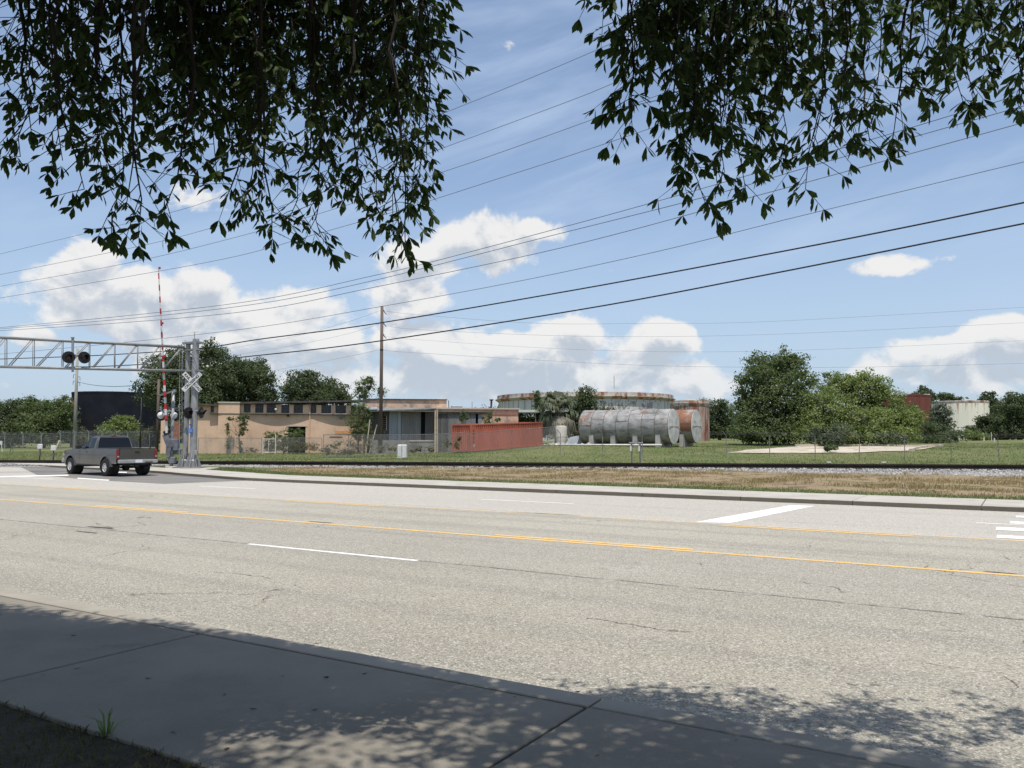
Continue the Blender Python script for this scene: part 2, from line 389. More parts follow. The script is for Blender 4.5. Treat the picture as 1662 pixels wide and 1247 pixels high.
def marking(name, pix, m, z=.004):
    q = [UD(*p) for p in pix]; return MB().add([(a, b, z) for a, b in q], [tuple(range(len(q)))]).build(name, m, road)
marking('stop_line', [(1128, 848), (1186, 849), (1323, 821.5), (1283, 820.5)], m_whi)
marking('white_edge_line', [(-60, 776.6), (-60, 774.8), (111, 770.9), (111, 772.6)], m_whi, .009)
marking('white_edge_line', [(125, 777.4), (126, 775.9), (178, 779.2), (176, 780.8)], m_whi, .009)
marking('white_edge_line', [(184, 767.6), (186, 766.2), (206, 766.4), (206, 768.0)], m_whi, .009)
for (x0, ya, yb) in ((1635, 837.4, 840.2), (1625, 846.7, 850.2), (1602, 855.6, 860.6), (1603, 868.6, 873.4)):
    u0, Dlo = UD(x0 + 14, yb); _, Dhi = UD(x0 + 14, ya); strip('crossing_warning_bar', Dlo, Dhi, u0, u0 + 4.2, m_whi, .006)
pp = [(60, 771), (127, 777.5), (175, 780.6), (267, 785.6), (312, 783.9), (404, 780.2)]
q = [UD(*p) for p in pp]; uu = np.linspace(q[-1][0], q[0][0] - 14, 24)
poly = [(a, b, .0045) for a, b in q] + [(float(a), float(DK(a)) + .04, .0045) for a in uu]
apron = rz_obj(MB().add(poly, [tuple(range(len(poly)))]).build('asphalt_apron', m_patch)); apron.location.z = 0
tag(apron, 'dark newer asphalt apron under the pickup beside the far kerb', 'asphalt', kind='structure')
bm = bmesh.new(); bm.from_mesh(apron.data); bmesh.ops.triangulate(bm, faces=bm.faces[:]); bm.to_mesh(apron.data); bm.free()
# patched holes and bits on the road
def blotch(cx, cy, r, m, seed, sx=1.0):
    rr = np.random.default_rng(seed); u0, D0 = UD(cx, cy); N_ = 12
    pts = [(u0 + sx * r * (0.6 + .7 * rr.random()) * math.cos(2 * math.pi * i / N_), D0 + r * .5 * (0.5 + .8 * rr.random()) * math.sin(2 * math.pi * i / N_), .003) for i in range(N_)]
    return MB().add(pts, [tuple(range(N_))]).build('pothole_patch', m, road)
m_tar = mat('dark_tar', (.055, .05, .045), (.10, .09, .08), 6, .9, 0, .5, 40, .2)
for i, (cx, cy, r, sx) in enumerate(((165, 857, .17, 2.6), (140, 864, .12, 3.4), (520, 848, .12, 3), (860, 833, .10, 5), (900, 835, .09, 6), (1625, 930, .09, 2.2))): blotch(cx, cy, r, m_tar, i, sx)

# near pavement: kerb stones and slabs, each its own piece on a bed
def bed(name, label, poly, m):
    o = MB().prism(poly, -.25, .03).build(name, m); rz_obj(o); return tag(o, label, 'pavement', kind='structure')
JU0, _ = UD(350, 1022, .15); JU1, _ = UD(970, 1137, .15); JW = JU1 - JU0
m_joint = mat('joint_dirt', (.035, .03, .024), (.06, .052, .04), 6, .95)
m_pavn = conc('shade_darkened_concrete', (.20, .18, .145), (.25, .226, .182), (.13, .117, .095)); m_kerbn = conc('darkened_kerb_concrete', (.27, .245, .20), (.33, .302, .25), (.20, .18, .145))  # near concrete coloured darker than it is, deepening the shade under the oak
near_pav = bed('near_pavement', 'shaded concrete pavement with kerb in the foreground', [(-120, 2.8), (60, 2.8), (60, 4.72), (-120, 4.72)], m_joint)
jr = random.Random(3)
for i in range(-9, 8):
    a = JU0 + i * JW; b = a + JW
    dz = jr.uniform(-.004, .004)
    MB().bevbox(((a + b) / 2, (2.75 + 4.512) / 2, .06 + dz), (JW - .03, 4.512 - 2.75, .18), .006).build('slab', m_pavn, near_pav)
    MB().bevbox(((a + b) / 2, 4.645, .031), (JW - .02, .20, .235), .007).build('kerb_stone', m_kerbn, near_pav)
# far pavement follows the kerb line
far_pav = None
fu = [UD(x, y)[0] for x, y in ((903, 801), (1038, 808), (1195, 814), (1379, 822), (1592, 831))]
step_u = (fu[-1] - fu[0]) / 4
kus = [fu[0] + step_u * i for i in range(-26, 12)]
pl = [(u, float(DK(u)) + .05) for u in kus]; pr = [(u, float(DK(u)) + 2.40) for u in reversed(kus)]
far_pav = MB().prism(pl + pr, -.25, -.03).build('far_pavement', m_kerb); rz_obj(far_pav)
tag(far_pav, 'sunlit concrete pavement and kerb on the far side of the road', 'pavement', kind='structure')
def skew(u0, u1, o0, o1, z0, z1, b=.012):
    D0, D1 = float(DK(u0)), float(DK(u1))
    return MB().add([(u0, D0 + o0, z0), (u1, D1 + o0, z0), (u1, D1 + o1, z0), (u0, D0 + o1, z0),
                     (u0 + b, D0 + o0 + b, z1), (u1 - b, D1 + o0 + b, z1), (u1 - b, D1 + o1 - b, z1), (u0 + b, D0 + o1 - b, z1),
                     (u0, D0 + o0, z1 - b), (u1, D1 + o0, z1 - b), (u1, D1 + o1, z1 - b), (u0, D0 + o1, z1 - b)],
                    [(3, 2, 1, 0), (4, 5, 6, 7), (0, 1, 9, 8), (1, 2, 10, 9), (2, 3, 11, 10), (3, 0, 8, 11), (8, 9, 5, 4), (9, 10, 6, 5), (10, 11, 7, 6), (11, 8, 4, 7)])
for i in range(len(kus) - 1):
    a, b = kus[i] + .012, kus[i + 1] - .012; dz = jr.uniform(-.004, .006)
    skew(a, b, 0, .2, -.08, .125 + dz * .5).build('kerb_stone', m_kerbf, far_pav)
    skew(a, b, .212, 2.42, -.05, .125 + dz).build('slab', m_conc, far_pav)

# ---------------- terrain on the far side, with zones of soil type (green turf, dry turf, gravel)
TA = Vector((24.7, 40.0, .20)); TB = Vector((-18.55, 49.8, .11))            # near rail line
TD = (TB - TA).normalized(); TDh = Vector((TD.x, TD.y, 0)).normalized(); TN = Vector((-TDh.y, TDh.x, 0))
if TN.y > 0: TN = -TN                                                     # towards the camera
def track_off(x, y): return (np.asarray(x) - TA.x) * TN.x + (np.asarray(y) - TA.y) * TN.y   # >0 on the road side of the near rail
def vnoise(x, y, s, seed):
    r = np.random.default_rng(seed); a = r.uniform(0, 6.28, 8); b = r.uniform(.6, 1.6, (8, 2)) * s; sg = r.choice([-1, 1], 8)
    return sum(np.sin(x * b[i, 0] + sg[i] * y * b[i, 1] + a[i]) for i in range(8)) / 8
def zone(x, y):
    """gravel, dry weights"""
    u = .8507 * x - .5257 * y; D = .5257 * x + .8507 * y; off = track_off(x, y); e = D - DK(u) - 2.4
    nz = vnoise(x, y, .9, 5) * .9 + vnoise(x, y, 3.0, 6) * .4
    wid = 2.3 + 3.9 * sm(9, 25, x) - 2.2 * sm(-6, -1, x) * (1 - sm(4, 12, x))
    grav = sm(.5, -.4, off - wid + nz) * sm(-3.2, -2.4, off)
    wl = 1.0 + .9 * vnoise(x, y, .35, 8)
    dry = sm(0, .8, e - 1.0 - .5 * nz - wl * .5) * sm(-2.5, -1.2, off - .5 * nz) * sm(-17, -8, x - 0 * y)
    return np.clip(grav, 0, 1), np.clip(dry, 0, 1)
tu = np.concatenate([-np.geomspace(170, 1600, 14)[::-1], np.linspace(-165, -80, 60), np.linspace(-79, 60, 176), np.geomspace(64, 900, 16)])
tt = np.concatenate([np.linspace(0, 40, 84), np.linspace(40.8, 130, 92), np.geomspace(136, 1800, 16)])
U, T_ = np.meshgrid(tu, tt, indexing='ij'); Dd = DK(U) + 2.30 + T_
X = .8507 * U + .5257 * Dd; Y = -.5257 * U + .8507 * Dd
Z = terr(X, Y) - .015 + .03 * vnoise(X, Y, 1.4, 2) * sm(.5, 3, T_)
nu, nt_ = U.shape; idx = np.arange(nu * nt_).reshape(nu, nt_)
Fq = np.stack([idx[:-1, :-1], idx[1:, :-1], idx[1:, 1:], idx[:-1, 1:]], -1).reshape(-1, 4)
def ground_mat():
    m = bpy.data.materials.new('turf_and_soil'); m.use_nodes = True; nt = m.node_tree; k = NT(nt); b = nt.nodes['Principled BSDF']
    co = k.new('ShaderNodeTexCoord').outputs['Object']
    at = k.new('ShaderNodeAttribute'); at.attribute_name = 'zone'; gz, dz, bz = k.sep(at.outputs['Vector'])
    g = k.mix(k.step(k.noise(co, .12, 6, .62), .34, .66), (.105, .132, .048), (.152, .162, .072))
    g = k.mix(k.step(k.noise(co, .5, 6, .7), .50, .68), g, (.175, .155, .085))
    g = k.mix(.5, g, k.mix(k.noise(co, 4.5, 6, .75), (.12, .12, .12), (.88, .88, .88)), 'OVERLAY')
    dry = k.mix(k.noise(co, 1.6, 6, .7), (.23, .165, .10), (.33, .26, .165))
    dry = k.mix(k.step(k.noise(co, .9, 5, .6), .52, .62), dry, (.15, .10, .068))
    gr = k.mix(k.noise(co, 9, 4, .7), (.17, .16, .15), (.36, .345, .32))
    col = k.mix(k.step(k.math('ADD', dz, k.math('MULTIPLY', k.math('SUBTRACT', k.noise(co, 2.2, 5, .7), .5), .7)), .3, .6), g, dry)
    grp = k.step(k.noise(co, .45, 5, .65), .52, .62); dz2 = grp
    col = k.mix(k.math('MULTIPLY', dz2, k.math('MULTIPLY', dz, .65)), col, (.13, .14, .055))
    col = k.mix(k.step(k.math('ADD', gz, k.math('MULTIPLY', k.math('SUBTRACT', k.noise(co, 2.8, 5, .7), .5), .8)), .35, .6), col, gr)
    k.set(b.inputs['Base Color'], col); b.inputs['Roughness'].default_value = .95; b.inputs['Specular IOR Level'].default_value = .1
    bn = k.new('ShaderNodeBump'); bn.inputs['Strength'].default_value = .9; bn.inputs['Distance'].default_value = .12
    k.set(bn.inputs['Height'], k.noise(co, 5, 5, .7)); k.set(b.inputs['Normal'], bn.outputs[0]); return m
ground = np_mesh('ground', np.stack([X.ravel(), Y.ravel(), Z.ravel()], 1), Fq, ground_mat(), smooth=True)
gz, dz = zone(X.ravel(), Y.ravel())
at = ground.data.attributes.new('zone', 'FLOAT_VECTOR', 'POINT'); at.data.foreach_set('vector', np.stack([gz, dz, gz * 0], 1).astype(np.float32).ravel())
tag(ground, 'mown green field beyond the railway, dry and gravelly near the road', 'ground', kind='structure')
# verge behind the near pavement (the camera stands on it)
vu = np.concatenate([np.linspace(-200, -14, 20), np.linspace(-13.5, 8, 110), np.linspace(10, 200, 20)]); vd = np.concatenate([[-300, -80, -20, -8], np.linspace(-4, 2.82, 40)])
U2, D2 = np.meshgrid(vu, vd, indexing='ij'); Z2 = .128 + .012 * vnoise(U2, D2, 3.2, 21) + .018 * vnoise(U2, D2, 9, 22)
i2 = np.arange(U2.size).reshape(U2.shape); F2 = np.stack([i2[:-1, :-1], i2[1:, :-1], i2[1:, 1:], i2[:-1, 1:]], -1).reshape(-1, 4)
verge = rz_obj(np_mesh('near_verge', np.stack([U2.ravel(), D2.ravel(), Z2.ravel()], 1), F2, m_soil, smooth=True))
tag(verge, 'bare shaded soil behind the near pavement', 'ground', kind='structure')

# ---------------- blades of grass, litter and gravel (uncountable)
def blades(name, x, y, z, h, w, m, lean=.35, seed=0):
    r = np.random.default_rng(seed); N_ = len(x); a = r.uniform(0, 2 * np.pi, N_); la = r.uniform(0, 2 * np.pi, N_); l = h * lean * r.uniform(.2, 1.4, N_)
    dx, dy = np.cos(a) * w / 2, np.sin(a) * w / 2
    v = np.stack([np.stack([x - dx, y - dy, z - .02], 1), np.stack([x + dx, y + dy, z - .02], 1),
                  np.stack([x + l * .4 * np.cos(la) + dx * .7, y + l * .4 * np.sin(la) + dy * .7, z + h * .6], 1), np.stack([x + l * np.cos(la), y + l * np.sin(la), z + h], 1)], 1).reshape(-1, 3)
    i = np.arange(N_)[:, None] * 4
    f = np.concatenate([i + [0, 1, 2], i + [0, 2, 3]], 0)
    return np_mesh(name, v, f, m)
m_dry = leafmat('dry_grass_blades', (.24, .17, .085), (.42, .33, .18), .25, .8, .8, .1)
m_green = leafmat('green_grass_blades', (.10, .128, .045), (.18, .195, .085), .3, .25, .8, .1)
r0 = np.random.default_rng(5)
def scatter(n, u0, u1, e0, e1):
    u = r0.uniform(u0, u1, n); e = r0.uniform(e0, e1, n); D = DK(u) + 2.42 + e
    return .8507 * u + .5257 * D, -.5257 * u + .8507 * D, e
x, y, e = scatter(230000, -42, 14, .05, 26); g_, d_ = zone(x, y)
kp = (r0.random(len(x)) < d_ * (1 - g_ * .93) * (0.05 + .75 * sm(-.15, .35, vnoise(x, y, 1.0, 40) + .6 * vnoise(x, y, 3.5, 45)))) & (track_off(x, y) > 1.0)
x, y = x[kp], y[kp]; hh = r0.uniform(.03, .13, len(x)) * (0.4 + 1.1 * sm(-.3, .5, vnoise(x, y, .8, 41)))
tag(blades('dry_grass', x, y, terr(x, y), hh, .022, m_dry, .6, 1), 'dry straw coloured grass between the far pavement and the rails', 'grass', kind='stuff')
x, y, e = scatter(60000, -46, 14, .0, 5); g_, d_ = zone(x, y)
kp = (r0.random(len(x)) < (1 - d_) * (1 - g_)) & (e < 2.2 + .8 * vnoise(x, y, .7, 43)) | (r0.random(len(x)) < .5) & (vnoise(x, y, 1.1, 46) > .32) & (g_ < .3); x, y = x[kp], y[kp]
tag(blades('verge_grass', x, y, terr(x, y), r0.uniform(.015, .055, len(x)), .016, m_green, .7, 2), 'short green grass edging the far pavement', 'grass', kind='stuff')
# gravel
m_grav = mat('pale_gravel', (.25, .24, .225), (.52, .50, .47), .55, .9, 0, .2, 20, .2, lo=.3, hi=.7)
def stones(name, x, y, z, r, m, seed):
    rr = np.random.default_rng(seed); N_ = len(x)
    base = np.array([(1, 0, 0), (0, 1, 0), (-1, 0, 0), (0, -1, 0), (0, 0, 1), (0, 0, -1), (.6, .6, .5), (-.6, .6, -.4)], float)[:6]
    v = base[None] * rr.uniform(.55, 1.3, (N_, 6, 1)) * r[:, None, None]; v[:, :, 2] *= .75
    a = rr.uniform(0, 6.28, N_); b_ = rr.uniform(-.7, .7, N_); ca, sa, cb, sb = np.cos(a), np.sin(a), np.cos(b_), np.sin(b_)
    X_, Y_, Z_ = v[:, :, 0], v[:, :, 1], v[:, :, 2]; Y2_ = Y_ * cb[:, None] - Z_ * sb[:, None]; Z2_ = Y_ * sb[:, None] + Z_ * cb[:, None]
    v = np.stack([X_ * ca[:, None] - Y2_ * sa[:, None] + x[:, None], X_ * sa[:, None] + Y2_ * ca[:, None] + y[:, None], Z2_ + z[:, None]], -1).reshape(-1, 3)
    f = np.array([(0, 1, 4), (1, 2, 4), (2, 3, 4), (3, 0, 4), (1, 0, 5), (2, 1, 5), (3, 2, 5), (0, 3, 5)])
    return np_mesh(name, v, (np.arange(N_)[:, None, None] * 6 + f[None]).reshape(-1, 3), m)
t_ = r0.uniform(-12, 72, 60000); o_ = r0.uniform(-2.6, 8, 60000); x = TA.x + TD.x * t_ + TN.x * o_; y = TA.y + TD.y * t_ + TN.y * o_
g_, _ = zone(x, y); kp = r0.random(len(x)) < g_; x, y, o_, t_ = x[kp], y[kp], o_[kp], t_[kp]
def ballast_z(o, t): return (TA.z + TD.z * t) - .02 - (TA.z + TD.z * t - .10) * sm(.55, 2.4, o)
def rand_shade_mat():
    m = m_grav; nt = m.node_tree; k = NT(nt); b = nt.nodes['Principled BSDF']
    rnd = k.new('ShaderNodeNewGeometry').outputs['Random Per Island']
    k.set(b.inputs['Base Color'], k.mix(rnd, (.12, .115, .108), (.46, .445, .42)))
rand_shade_mat()
tag(stones('ballast_stones', x, y, ballast_z(o_, t_), r0.uniform(.03, .075, len(x)), m_grav, 9), 'pale crushed stone ballast beside the rails', 'gravel', kind='stuff')
# ballast bed
m_bal = mat('ballast_bed', (.20, .19, .175), (.36, .345, .32), 9, .95, 0, .8, 14, .3)
mb = MB(); rings = []
for t in np.linspace(-40, 140, 60):
    c = TA + TD * t; zt = c.z - .03
    rings.append([Vector((c.x + TN.x * o, c.y + TN.y * o, z)) for o, z in ((3.2, .02), (.75, zt), (-2.2, zt), (-4.4, .02))])
mb.loft(rings, closed=False)
trk = mb.build('railway_bed', m_bal); tag(trk, 'ballasted railway line with two rails crossing the picture', 'railway', kind='structure')
m_rail = mat('rusty_rail', (.018, .013, .011), (.03, .021, .017), 3, .75, .1, .2, 20, .2)
m_tie = mat('creosoted_timber', (.022, .018, .016), (.04, .034, .03), 3, .9, 0, .5, 20, .3)
for o in (0, -1.51):
    mb = MB(); prof = ((-.07, 0), (.07, 0), (.07, .012), (.012, .03), (.012, .125), (.036, .14), (.036, .175), (-.036, .175), (-.036, .14), (-.012, .125), (-.012, .03), (-.07, .012))
    rings = []
    for t in np.linspace(-40, 140, 40):
        c = TA + TD * t; rings.append([Vector((c.x + TN.x * (o + w), c.y + TN.y * (o + w), c.z + .012 + h)) for w, h in prof])
    mb.loft(rings, True); mb.build('rail', m_rail, trk)
proto = MB().bevbox((0, 0, 0), (.22, 2.6, .17), .012)
tie_me = None
for i in range(-20, 134):
    t = i * .58; c = TA + TD * t - TN * .755
    if tie_me is None: o = proto.build('sleeper', m_tie, trk); tie_me = o.data
    else: o = bpy.data.objects.new('sleeper', tie_me); C.objects.link(o); o.parent = trk
    o.location = (c.x, c.y, c.z - .072); o.rotation_euler = (0, 0, math.atan2(TD.y, TD.x) + jr.uniform(-.015, .015))
# concrete slab right of the tanks
m_slab = mat('bleached_concrete', (.40, .35, .275), (.50, .44, .35), .8, .95, 0, .3, 20, .2, stain=(.22, .20, .12), st_scale=.45, st_lo=.52, st_hi=.66)
def drape(px, py):      # follow the ray until it meets the ground
    Yv = 45.0
    while Yv < 150:
        p = P(px, py, Yv)
        if p.z <= float(terr(p.x, p.y)): return p
        Yv += .15
    return p
ring = [(1180, 735.5), (1212, 731), (1245, 729), (1280, 726), (1300, 724.5), (1400, 724.5), (1529, 725), (1500, 729.5), (1478, 732), (1420, 734), (1380, 735.6), (1300, 736)]
pts = [drape(*p) for p in ring]
bm = bmesh.new(); vs = [bm.verts.new((p.x, p.y, 0)) for p in pts]; bm.faces.new(vs)
bmesh.ops.triangulate(bm, faces=bm.faces[:])
for _ in range(4): bmesh.ops.subdivide_edges(bm, edges=[e for e in bm.edges if e.calc_length() > 2.0], cuts=1, use_grid_fill=True); bmesh.ops.triangulate(bm, faces=[f for f in bm.faces if len(f.verts) > 4])
for v in bm.verts: v.co.z = float(terr(v.co.x, v.co.y)) + .03
me = bpy.data.meshes.new('concrete_pad'); bm.to_mesh(me); bm.free()
pad = finish(me, 'concrete_pad', m_slab); tag(pad, 'bleached concrete slab in the grass in front of the big trees', 'slab', kind='structure')
mb = MB(); edge = [drape(1290, 725), drape(1400, 724.6), drape(1529, 725), drape(1478, 733)]
for a, b in zip(edge[:-1], edge[1:]):
    for i in range(8):
        p, q_ = a.lerp(b, i / 8), a.lerp(b, (i + 1) / 8); mb.beam((p.x, p.y, float(terr(p.x, p.y)) + .06), (q_.x, q_.y, float(terr(q_.x, q_.y)) + .06), .22, .30)
mb.build('low_wall', m_slab, pad)
xs_ = r0.uniform(-60, 62, 130000); ys_ = 44 + 50 * r0.random(130000) ** 1.4
pg = np.array([(p.x, p.y) for p in pts]); inside = np.zeros(len(xs_), bool)
for (x1_, y1_), (x2_, y2_) in zip(pg, np.roll(pg, -1, 0)):
    cr_ = ((y1_ > ys_) != (y2_ > ys_)) & (xs_ < (x2_ - x1_) * (ys_ - y1_) / (y2_ - y1_ + 1e-9) + x1_); inside ^= cr_
kp = (track_off(xs_, ys_) < -3.0) & (np.abs(xs_ / ys_) < .66) & ~(inside & (r0.random(len(xs_)) < .97)); x, y = xs_[kp], ys_[kp]
tag(blades('field_grass', x, y, terr(x, y), r0.uniform(.025, .07, len(x)) * (1 + 1.1 * sm(.0, .6, vnoise(x, y, .5, 44))), .035, m_green, .7, 3), 'short green grass of the field behind the rails', 'grass', kind='stuff')
# ================================================================ THINGS
m_galv = mat('galvanised_steel', (.25, .255, .255), (.33, .335, .33), 2, .55, .35, .1, 30, .1, stain=(.27, .27, .265), st_scale=1.2)
m_black = mat('black_enamel', (.012, .012, .014), (.02, .02, .022), 3, .45, 0, 0)
m_lens = mat('dark_red_lens', (.016, .005, .006), (.022, .006, .006), 3, .35, 0, 0, spec=.6)
m_white = mat('white_sheeting', (.60, .60, .58), (.53, .53, .515), 4, .5, 0, 0)
m_redw = mat('red_sheeting', (.42, .035, .04), (.34, .03, .035), 4, .5, 0, 0)
m_ink = mat('black_lettering', (.015, .015, .018), (.02, .02, .022), 4, .6)
m_box = mat('grey_machine_paint', (.10, .108, .13), (.17, .178, .20), 2.5, .6, .1, .1, 30, .1, stain=(.09, .09, .1), st_scale=2)
m_blue = mat('blue_sheeting', (.03, .13, .46), (.03, .12, .40), 4, .5)
m_pole = mat('weathered_pole_timber', (.085, .062, .05), (.14, .105, .085), 2, .9, 0, .5, 30, .3, stretch=(3, 3, .25))
m_gpole = mat('grey_pole_timber', (.25, .24, .20), (.33, .32, .275), 2, .9, 0, .4, 30, .2, stretch=(3, 3, .25))
m_wire = mat('cable_black', (.02, .02, .022), (.03, .03, .032), 2, .6)
m_wire2 = mat('conductor_grey', (.13, .135, .15), (.16, .165, .175), 2, .5, .3)

def text_mesh(body, size, m, name, parent, M4, extrude=.004):
    cu = bpy.data.curves.new('lettering', 'FONT'); cu.body = body; cu.size = size; cu.extrude = extrude; cu.align_x = 'CENTER'; cu.align_y = 'CENTER'
    cu.offset = size * .018
    t = bpy.data.objects.new('tmp', cu); C.objects.link(t)
    dg = bpy.context.evaluated_depsgraph_get(); me = bpy.data.meshes.new_from_object(t.evaluated_get(dg)); me.name = name
    bpy.data.objects.remove(t); bpy.data.curves.remove(cu)
    me.transform(M4); me.materials.clear(); return finish(me, name, m, parent)

# ---------------------------------------------------------------- pickup truck
def make_truck():
    hd = Vector((-.78, .626)); ang = math.atan2(hd.y, hd.x)
    t = thing('pickup_truck', 'dark grey extended cab pickup truck driving away on the far lane', 'truck', (-18.95, 39.1, 0.004), ang)
    m_paint = mat('grey_car_paint', (.060, .056, .051), (.070, .065, .059), 1, .34, .3, 0, spec=.5, coat=.6)
    m_trim = mat('black_plastic', (.018, .018, .018), (.028, .028, .028), 6, .65)
    m_glass = mat('tinted_glass', (.006, .007, .009), (.008, .009, .011), 1, .08, 0, 0, spec=.35)
    m_chrome = mat('dull_chrome', (.42, .41, .40), (.5, .5, .49), 3, .32, .75, 0)
    m_tyre = mat('tyre_rubber', (.016, .016, .016), (.028, .027, .026), 6, .9, 0, .3, 30)
    m_rim = mat('alloy_wheel', (.46, .45, .43), (.56, .55, .53), 6, .5, .2)
    m_tail = mat('tail_lamp_red', (.13, .008, .010), (.18, .012, .012), 6, .25, 0, 0, spec=.7)
    m_plate = mat('number_plate', (.66, .67, .68), (.72, .72, .72), 30, .5)
    t.scale = (.96, .96, .96)
    WB0, WB1, TR, R = -1.72, 1.93, .86, .405
    def wid(x, z):
        a = .985 - .10 * max(0, z - 1.0) ** 1.4 - .16 * max(0, .75 - z) ** 1.2
        a -= .20 * max(0, (x - 2.45) / .6) ** 2 if x > 2.45 else 0
        return a
    def topz(x):      # top of the lower body
        if x > 1.05: return 1.275 - .16 * ((x - 1.05) / 1.95) ** 1.6
        return 1.285
    def botz(x): return .60 if x < -1.2 else (.52 if x < 1.4 else .56)
    # side skins on a fine grid with the wheel openings left out
    xs = np.linspace(-2.78, 3.0, 117); NZ = 16
    mb = MB(); x_ok = lambda x, z: all((x - c) ** 2 + (z - .44) ** 2 > .50 ** 2 for c in (WB0, WB1))
    for sgn in (1, -1):
        vi = {}
        def vid(i, j):
            if (i, j) not in vi:
                x = xs[i]; z = botz(x) + (topz(x) - botz(x)) * j / (NZ - 1); vi[(i, j)] = len(mb.v); mb.v.append((x, sgn * wid(x, z), z))
            return vi[(i, j)]
        for i in range(len(xs) - 1):
            for j in range(NZ - 1):
                x = (xs[i] + xs[i + 1]) / 2; z = botz(x) + (topz(x) - botz(x)) * (j + .5) / (NZ - 1)
                if x_ok(x, z):
                    f = (vid(i, j), vid(i + 1, j), vid(i + 1, j + 1), vid(i, j + 1)); mb.f.append(f if sgn < 0 else tuple(reversed(f)))
    # bonnet, nose, bed rim and inside
    hx = [x for x in xs if x >= .95]
    for a, b in zip(hx[:-1], hx[1:]):
        n_ = 9
        for q in range(n_ - 1):
            f0, f1 = -1 + 2 * q / (n_ - 1), -1 + 2 * (q + 1) / (n_ - 1)
            hz = lambda x, f: topz(x) + .045 * (1 - abs(f) ** 3)
            mb.quad((a, f0 * wid(a, topz(a)), hz(a, f0)), (b, f0 * wid(b, topz(b)), hz(b, f0)), (b, f1 * wid(b, topz(b)), hz(b, f1)), (a, f1 * wid(a, topz(a)), hz(a, f1)))
    xe = xs[-1]; mb.quad((xe, -wid(xe, .6), .56), (xe, wid(xe, .6), .56), (xe, wid(xe, 1.1), topz(xe)), (xe, -wid(xe, 1.1), topz(xe)))
    for sgn in (1, -1):   # bed rail and inner wall
        w = wid(-1, 1.285)
        mb.bx(-2.70, -.62, *(sorted((sgn * w, sgn * (w - .09)))), 1.255, 1.292)
        mb.bx(-2.70, -.62, *(sorted((sgn * (w - .10), sgn * (w - .07)))), .78, 1.26)
    mb.bx(-2.72, -.62, -.88, .88, .76, .79); mb.bx(-.66, -.62, -.93, .93, .78, 1.28)
    # cab upper
    sec = []   # (x_bottom, x_top) pillars; rings front to back at bottom/top
    zb, zt = 1.27, 1.895
    def capring(z, xf, xr, w, r):
        return [(xf, -w + r, z), (xf, w - r, z), (xf - r, w, z), (xr + r, w, z), (xr, w - r, z), (xr, -w + r, z), (xr + r, -w, z), (xf - r, -w, z)]
    mb.loft([capring(zb, 1.06, -.60, .90, .06), capring(1.55, .62, -.56, .84, .06), capring(zt - .09, .24, -.50, .765, .08), capring(zt - .02, .10, -.45, .72, .12), capring(zt, -.02, -.38, .64, .16)])
    mb.add([(-.02, -.5, zt), (-.02, .5, zt), (-.38, .5, zt), (-.38, -.5, zt)], [(0, 1, 2, 3)])
    mb.add([(x, y, z) for x, y, z in capring(zt, -.02, -.38, .64, .16)], [tuple(range(8))])
    body = mb.build('body', m_paint, t, 'auto')
    # glass: each pane its own piece, standing just proud of the cab skin
    def cabw(z): return np.interp(z, [1.27, 1.55, zt - .09], [.90, .84, .765])
    def xf(z): return np.interp(z, [1.27, 1.55, zt - .09], [1.06, .62, .24])
    def xr(z): return np.interp(z, [1.27, 1.55, zt - .09], [-.60, -.56, -.50])
    z0, z1 = 1.31, 1.79
    for s_ in (1, -1):
        for (a0, a1, b0, b1) in ((.86, .27, .20, .20), (.12, .12, -.34, -.34)):
            # front pane slopes with the windscreen pillar
            q4 = [(a0, s_ * (cabw(z0) + .006), z0), (b0, s_ * (cabw(z0) + .006), z0), (b1, s_ * (cabw(z1) + .006), z1), (a1, s_ * (cabw(z1) + .006), z1)]
            mid = [(a0 - (a0 - a1) * .5 - .03, s_ * (cabw(1.55) + .008), 1.55), (b0, s_ * (cabw(1.55) + .008), 1.55)]
            m2 = MB().add([q4[0], q4[1], mid[1], mid[0]], [(0, 1, 2, 3)]).add([mid[0], mid[1], q4[2], q4[3]], [(0, 1, 2, 3)]); m2.build('side_window', m_glass, t)
    r_ = lambda z, w: [(xr(z) - .007, -w, z), (xr(z) - .007, w, z)]
    a = r_(1.33, .80) ; b = r_(1.55, .765); c = r_(1.80, .70)
    MB().add(a + [b[1], b[0]], [(0, 1, 2, 3)]).add(b + [c[1], c[0]], [(0, 1, 2, 3)]).build('rear_window', m_glass, t)
    a = [(xf(z) + .006, 0, z) for z in (1.31, 1.55, 1.80)]
    MB().add([(a[0][0], -.82, 1.31), (a[0][0], .82, 1.31), (a[1][0], .77, 1.55), (a[1][0], -.77, 1.55)], [(0, 1, 2, 3)]).add([(a[1][0], -.77, 1.55), (a[1][0], .77, 1.55), (a[2][0], .68, 1.80), (a[2][0], -.68, 1.80)], [(0, 1, 2, 3)]).build('windscreen', m_glass, t)
    # tailgate
    tg = MB().bevbox((-2.755, 0, 1.015), (.09, 1.66, .50), .015).build('tailgate', m_paint, t)
    MB().bevbox((-2.806, 0, 1.13), (.02, .24, .075), .008).build('handle', m_trim, tg)
    MB().bx(-2.79, -2.70, -.84, .84, 1.262, 1.285).build('cap', m_trim, tg)
    for s_ in (1, -1):
        l = MB().bevbox((-2.745, s_ * .905, 1.03), (.12, .15, .47), .03).build('tail_lamp', m_tail, t)
        MB().bx(-2.812, -2.803, min(s_ * .86, s_ * .95), max(s_ * .86, s_ * .95), .90, .96).build('reversing_lens', m_chrome, l)
    bp = MB().bevbox((-2.86, 0, .70), (.20, 1.88, .17), .03).build('rear_bumper', m_chrome, t)
    MB().bx(-2.965, -2.958, -.66, -.30, .63, .68).build('step_pad', m_trim, bp)
